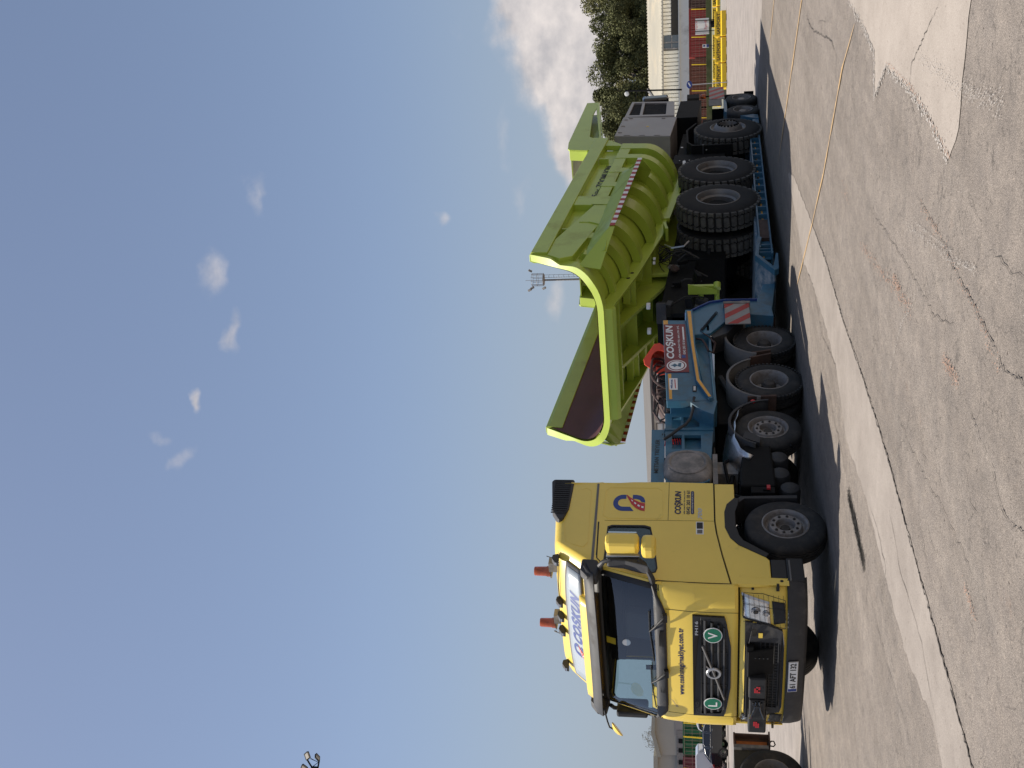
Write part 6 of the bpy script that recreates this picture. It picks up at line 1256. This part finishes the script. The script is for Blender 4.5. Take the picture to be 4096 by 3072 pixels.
for x in (-31.0, -30.2, -32.0, -33): MB().bx((x, 89.8, 3.2), (x - .35, 89.9, 3.6)).xf(W).build('window', 'chas', sh)
# white parapet building behind the gooseneck
wb_ = gthing('office_building', -3, 110, 'long white building with grey framed panels and a flat grey roof behind the gooseneck', 'building')
WM = mat('white_facade', (.74, .72, .70), .7, var=.04, vs=.5)
MB().bx((6, 110, 0), (-18, 125, 6.55)).xf(W).build('wall', WM, wb_)
MB().add([(6.5, 109.3, 6.92), (-18.3, 109.3, 6.02), (-18.3, 125.5, 7.55), (6.5, 125.5, 8.50), (6.5, 109.3, 6.65), (-18.3, 109.3, 5.75), (-18.3, 125.5, 7.2), (6.5, 125.5, 8.1)], [(0, 1, 2, 3), (4, 5, 6, 7), (0, 1, 5, 4), (2, 3, 7, 6), (1, 2, 6, 5), (0, 3, 7, 4)]).xf(W).build('roof', mat('grey_roofing', (.12, .11, .10), .85, var=.1, vs=.4), wb_)
for i in range(9):
    x = 4.6 - i * 1.75; q = MB().plate([(x, 5.3), (x, 6.2 - .02 * i), (x - 1.5, 6.15 - .02 * i), (x - 1.5, 5.3)], [[(x - .09, 5.42), (x - .09, 6.08 - .02 * i), (x - 1.41, 6.04 - .02 * i), (x - 1.41, 5.42)]], 'y', 109.9, 110).xf(W).build('window', 'rim', wb_)
MB().bx((6, 109.85, 5.05), (-18, 110, 5.2)).xf(W).build('ledge', 'white', wb_)
# vehicles
def car(label, lat, dep, L_, H_, col, wheels, ang=0, van=False, chrome=False, flip=1, name='parked_car', cat='car'):
    """side-on vehicle, nose towards -lat"""
    t = thing(name, W((lat, dep, 0)), label, cat, 'vehicles parked in front of the containers')
    cm = mat('car_paint', col, .12, coat=1.0, dirt=tuple(c * .7 + .05 for c in col), dirt_amt=.05)
    def X(v): v = Vector((v.x * flip, v.y, v.z)); return W((lat + v.x * math.cos(ang) - v.y * math.sin(ang), dep + v.x * math.sin(ang) + v.y * math.cos(ang), v.z))
    h = H_
    if van: low = [(-.5, .20), (-.5, .45), (-.44, .52), (-.36, .56), (-.26, .93), (-.20, .985), (.44, 1.0), (.5, .93), (.5, .20)]
    else: low = [(-.5, .22), (-.5, .42), (-.47, .52), (-.30, .60), (-.19, .66), (-.02, .66), (.3, .68), (.47, .64), (.5, .5), (.5, .22)]
    b = MB().prism([(p[0] * L_, p[1] * h) for p in low], 'y', -.9, .9); b.xf(X); bd = b.build('body', cm, t, bevel=.05)
    if not van:
        gh = [(-.20, .655), (-.06, .93), (.06, .985), (.24, .97), (.36, .90), (.47, .66)]
        MB().grid([[Vector((p[0] * L_, y * (1 - .16 * (p[1] - .65) / .35), p[1] * h)) for p in gh] for y in (-.88, .88)]).xf(X).build('roof', cm, bd) if 0 else None
        q = MB(); n_ = len(gh); vs = [Vector((p[0] * L_, s_ * (.88 - .16 * (p[1] - .655) / .33), p[1] * h)) for s_ in (-1, 1) for p in gh]
        q.add(vs, [tuple(range(n_)), tuple(range(n_, 2 * n_))] + [(i, i + 1, n_ + i + 1, n_ + i) for i in range(n_ - 1)]); q.xf(X).build('car_roof', cm, bd, bevel=.03)
        win = [[(-.155, .675), (-.05, .90), (.03, .945), (.03, .675)], [(.05, .675), (.05, .945), (.20, .935), (.24, .90), (.24, .675)], [(.26, .675), (.26, .90), (.34, .86), (.42, .70)]]
    else: win = [[(-.33, .60), (-.25, .90), (-.16, .92), (-.14, .60)], [(-.11, .60), (-.11, .92), (.1, .92), (.1, .60)]]
    for w_ in win:
        q = MB().add([((p[0] * L_), -(.905 - (0 if van else .17 * (p[1] - .655) / .33)), p[1] * h) for p in w_], [tuple(range(len(w_)))]).xf(X).build('side_window', 'blackg', t)
        if chrome: MB().tube([Vector((p[0] * L_, -(.915 - .17 * (p[1] - .655) / .33), p[1] * h)) for p in w_], .012, 4, closed=True).xf(X).build('chrome_trim', 'steel', q)
    for fx_ in (-.31, .31):
        for sy in (-1, 1):
            w = MB().lathe([(.18, -.02), (.3, -.02), (.335, .02), (.335, .18), (.3, .22), (.15, .22)], (fx_ * L_, -.9 if sy < 0 else .68, .335), 'y', 24).xf(X).build('wheel', 'rubber', t, smooth=True, angle=40)
            if sy < 0:
                q = MB().lathe([(.225, -.0), (.22, -.02), (.20, -.0)], (fx_ * L_, -.905, .335), 'y', 24)
                for j in range(12): a = 2 * math.pi * j / 12; q.tube([(fx_ * L_ + .05 * math.cos(a), -.925, .335 + .05 * math.sin(a)), (fx_ * L_ + .21 * math.cos(a), -.915, .335 + .21 * math.sin(a))], .012, 4)
                q.xf(X).build('rim', wheels, w)
    for x in (-.02, .22): MB().bx((x * L_, -.93, .60 * h), (x * L_ + .14, -.905, .615 * h)).xf(X).build('door_handle', 'steel' if chrome else cm, t)
    MB().box((-.17 * L_, -.98, .69 * h), (.14, .16, .12)).xf(X).build('door_mirror', cm, t, bevel=.02)
    MB().box((-.475 * L_, -.8, .5 * h), (.12, .25, .09)).xf(X).build('headlight', 'lens', t, bevel=.02); MB().box((.485 * L_, -.84, .56 * h), (.1, .14, .12)).xf(X).build('tail_light', 'red', t, bevel=.02)
    return t
car('glossy black car with chrome window trim beside the cab of the tractor unit', -22.05, 68.5, 4.6, 1.66, (.008, .009, .012), 'rim', chrome=True, flip=-1)
car('white van parked behind the glossy black car', -22.9, 75, 4.9, 2.03, (.75, .76, .78), 'rim', van=True, name='parked_van', cat='van')
car('silver van at the photo edge behind the nose of the black car', -27.1, 72.5, 4.4, 2.08, (.55, .57, .60), 'steel', van=True, name='parked_van', cat='van')
car('dark red car at the photo edge in front of the silver van', -26.2, 66.6, 4.2, 1.15 / .66, (.20, .02, .03), 'steel', ang=.25)
# masts
t = gthing('light_mast', 20.8, 200, 'slender light mast with laddered column and lamp platform rising behind the tipper body', 'light mast')
MB().cyl((20.0, 200, 0), (20.0, 200, 31), .30, 12, .17).xf(W).build('column', 'dirtg', t)
b = MB()
for x in (20.45, 20.95): b.tube([(x, 199.6, 8), (x, 199.6, 31)], .035, 5)
z = 8
while z < 31: b.tube([(20.4, 199.6, z), (20.6, 199.3, z + .1), (20.9, 199.4, z + .1), (21.0, 199.6, z)], .035, 4); z += .95
for i in range(46): b.bx((20.4, 199.6, 8 + i * .5), (20.6, 199.65, 8.05 + i * .5))
b.xf(W).build('ladder_cage', 'rim', t)
b = MB()
for z in (31.1, 32.3, 33.3):
    b.tube([(20.1 + 1.2 * math.cos(a), 200 + 1.2 * math.sin(a), z) for a in [i * math.pi / 5 for i in range(10)]], .035, 5, closed=True)
for i in range(10): a = i * math.pi / 5; b.tube([(20.1 + 1.2 * math.cos(a), 200 + 1.2 * math.sin(a), 31), (20.1 + 1.2 * math.cos(a), 200 + 1.2 * math.sin(a), 33.4)], .05, 4)
b.lathe([(0, 30.95), (1.1, 30.95), (1.1, 31.15), (0, 31.2)], (20.1, 200, 0), 'z', 14); b.xf(W).build('platform', 'rim', t)
MB().cyl((20.0, 200, 31), (20.0, 200, 34.6), .04, 5).xf(W).build('lightning_rod', 'rim', t)
for x, z, s_ in ((21.8, 33.6, 1), (18.5, 33.2, -1), (18.1, 33.7, -1), (18.4, 30.9, -1)):
    MB().box((x, 199.5, z), (.42, .4, .75), (20 * s_, 25 * s_, 0)).xf(W).build('floodlight', 'dirtg', t, bevel=.08)
t = gthing('floodlight_mast', -23.3, 60, 'dark floodlight cluster on a mast poking into the sky at the photo edge', 'floodlight mast')
MB().cyl((-23.7, 60, 0), (-23.6, 60, 24.3), .22, 12, .12).xf(W).build('column', 'chas', t)
b = MB(); b.tube([(-23.9, 60, 24.2), (-23.4, 60, 24.5), (-22.9, 60, 24.9), (-22.6, 60, 25.1)], .05, 6); b.tube([(-23.4, 60, 24.5), (-22.6, 60, 24.35), (-22.4, 60, 24.5)], .05, 6); b.tube([(-23.0, 59.8, 24.8), (-22.7, 60, 24.4), (-22.5, 60, 24.9)], .03, 5); b.box((-23.15, 60, 24.65), (.3, .25, .3)); b.xf(W).build('head_frame', 'chas', t)
for x, z, ry, rz in ((-22.35, 25.10, -30, 30), (-22.40, 24.46, 15, -40), (-23.10, 25.3, -60, 20), (-23.55, 25.05, -20, 30), (-23.4, 24.0, 30, 10), (-23.9, 25.3, 10, -20)):
    fl = MB().box((x, 60, z), (.42, .16, .34), (-35, ry, rz)).xf(W).build('floodlight', 'chas', t, bevel=.02); MB().box((x + .02, 59.92, z - .045), (.32, .10, .26), (-35, ry, rz)).xf(W).build('lamp_glass', 'lampf', fl)
# trees
def leafmat(name, c): return mat(name, c, .7, var=.35, vs=.35, spec=.2)
LM = [leafmat('foliage', (.115, .12, .05)), leafmat('foliage_light', (.165, .16, .07)), leafmat('foliage_dry', (.13, .12, .10))]
BK = mat('bark', (.09, .07, .055), .9)
def tree(name, lat, dep, h_, rad, n, label, lm, seed, cat='tree', squash=1.0, grp=None, bare=False):
    random.seed(seed); t = gthing(name, lat, dep, label, cat, grp)
    tr = MB(); tips = []
    tr.tube([(lat, dep, 0), (lat + .2, dep, h_ * .2), (lat, dep + .1, h_ * .42)], [rad * .06, rad * .05, rad * .035], 8)
    for i in range(14 if not bare else 30):
        a = random.uniform(0, 6.28); z0 = h_ * random.uniform(.2, .42); e = Vector((lat + math.cos(a) * rad * random.uniform(.4, .9), dep + math.sin(a) * rad * .8 * random.uniform(.4, .9), h_ * random.uniform(.5, .92)))
        p0 = Vector((lat, dep, z0)); m = (p0 + e) / 2 + Vector((0, 0, h_ * .04)); tr.tube([p0, m, e], [rad * .03, rad * .02, rad * .007], 5); tips.append(e)
        if bare:
            for k in range(7):
                e2 = e + Vector((random.uniform(-1, 1), random.uniform(-1, 1), random.uniform(-.2, 1))) * rad * .35; tr.tube([m.lerp(e, random.random()), e2], [rad * .012, rad * .004], 4)
    tr.xf(W).build('trunk', BK, t)
    cl = []
    for i in range(46):
        a = random.uniform(0, 6.28); u = random.uniform(-.75, 1); r_ = math.sqrt(max(.05, 1 - u * u * .85)) * random.uniform(.55, 1.0)
        cl.append((Vector((lat + math.cos(a) * rad * r_, dep + math.sin(a) * rad * r_ * .8, h_ * .58 + u * h_ * .38)), rad * random.uniform(.18, .36)))
    b = MB()
    for i in range(n):
        c, r_ = random.choice(cl); d = Vector((random.gauss(0, 1), random.gauss(0, 1), random.gauss(0, 1))).normalized() * r_ * random.uniform(.55, 1.1)
        p = c + d; s_ = random.uniform(.10, .27) * (.28 if bare else 1); u = Vector((random.gauss(0, 1), random.gauss(0, 1), random.gauss(0, .7))).normalized() * s_; v = u.cross(Vector((random.gauss(0, 1), random.gauss(0, 1), random.gauss(0, 1)))).normalized() * s_ * .6
        b.add([p - u, p - v * .9, p + u, p + v], [(0, 1, 2, 3)])
    b.xf(W).build('crown', lm, t, weld=False); return t
G_ = 'trees growing behind the cream warehouse'
tree('leafy_tree', 72.5, 192, 21.6, 7.5, 52000, 'tall pale green tree at the photo edge behind the warehouse roof', LM[1], 1, grp=G_)
tree('leafy_tree', 62.5, 188, 19.6, 7.0, 52000, 'dark green tree with a bushy crown behind the middle of the warehouse roof', LM[0], 2, grp=G_)
tree('leafy_tree', 54.0, 190, 19.8, 6.8, 52000, 'dark green tree behind the roof, next to the tipper canopy tip', LM[0], 3, grp=G_)
tree('leafy_tree', 45.5, 187, 18.6, 6.6, 42000, 'green tree seen between canopy and grey cabinet of the dump truck', LM[0], 4, grp=G_)
tree('leafy_tree', 37.5, 189, 16.5, 6.5, 14000, 'green tree mostly hidden behind the grey cabinet of the dump truck', LM[1], 6, grp=G_)
tree('leafy_tree', 67.5, 198, 17.5, 6.8, 30000, 'shaded tree filling the gap between the two tallest ones behind the warehouse', LM[0], 7, grp=G_)
tree('leafy_tree', 58.0, 198, 17.0, 6.8, 30000, 'shaded tree filling the gap behind the middle of the warehouse roof', LM[1], 8, grp=G_)
tree('bare_tree', -34.3, 102, 7.3, 1.5, 3000, 'small nearly leafless tree rising behind the beige shed', LM[2], 12, bare=True)
tree('bare_tree', 1.2, 128, 8.3, 1.4, 3000, 'small thin-leaved tree rising above the white building under the tipper body', LM[2], 13, bare=True)
tree('bare_tree', -30.6, 115, 7.0, 1.0, 1600, 'tiny twiggy tree just over the shed roof beside the cab', LM[2], 14, bare=True)
hl_ = MB().grid([[Vector((l_, d_, max(0, (d_ - 180) / 140) * (15 + 3 * math.sin(l_ * .02)))) for l_ in range(-300, -40, 20)] for d_ in (180, 240, 300, 320)]).xf(W)
tag(hl_.build('hill', mat('dry_hill', (.22, .21, .17), .95, var=.2, vs=.05), smooth=True), kind='structure')
# parked trailer at the photo edge
pt = thing('parked_trailer', (1.5, -5.3, 0), 'parked dark trailer with a rusty end box and one wheel at the photo corner', 'trailer')
b = MB().bx((-.90, -4.34, .72), (5.5, -6.6, 1.13)).build('frame', mat('olive_frame', (.045, .04, .028), .7, var=.2), pt, bevel=.01)
MB().bx((-.92, -4.30, .55), (-.99, -6.6, 1.13)).build('end_plate', 'dirtg', pt, bevel=.004)
e_ = MB().plate([(-1.22, .53), (-1.18, 1.13), (-.99, 1.13), (-.99, .53)], [], 'y', -4.42, -4.40).build('end_box', 'rust', pt); MB().bx((-1.22, -4.42, 1.10), (-.99, -4.28, 1.13)).bx((-1.25, -4.42, .52), (-.99, -4.26, .545)).bx((-1.22, -4.30, .54), (-1.19, -4.42, 1.12)).build('box_edge', 'rust', e_)
MB().bx((-1.13, -4.398, .57), (-1.06, -4.39, 1.08)).build('orange_strip', mat('faded_orange', (.42, .13, .03), .6, var=.3, vs=8), e_)
MB().tube([(-1.06, -4.32, .53), (-1.10, -4.32, .50), (-1.10, -4.32, .46), (-1.03, -4.32, .44), (-.99, -4.32, .47), (-1.0, -4.32, .53)], .011, 6).build('hook', 'chas', pt)
for x in (-.38, .85):
    w = place(tyre_mesh(.53, .30, .29, 0), x, -4.26, .53).build('wheel', 'rubber', pt, smooth=True, angle=40)
    place(MB().lathe([(.294, -.03), (.30, 0), (.285, 0), (.27, -.05), (.25, -.2), (.12, -.22), (.1, -.1), (0, -.08)], (0, 0, 0)), x, -4.26, .53).build('rim', 'rim', w, smooth=True)
for (x0, y0), (x1, y1) in (((1.3, -4.9), (-.47, -5.24)), ((2.3, -5.6), (.34, -4.83))):  # unseen ramps, added and shaped to cast the pointed shadow tips
    MB().add([(x0 - .1, y0 - .25, 1.1), (x0 + .3, y0 + .25, 1.1), (x1 + .03, y1 + .02, 4.5), (x1 - .03, y1 - .02, 4.5), (x0 + .1, y0 - .3, 1.1), (x0 + .5, y0 + .2, 1.1)], [(0, 1, 2, 3), (4, 5, 2, 3), (0, 4, 3), (1, 5, 2)]).build('shadow_caster_ramp', 'rust', pt)
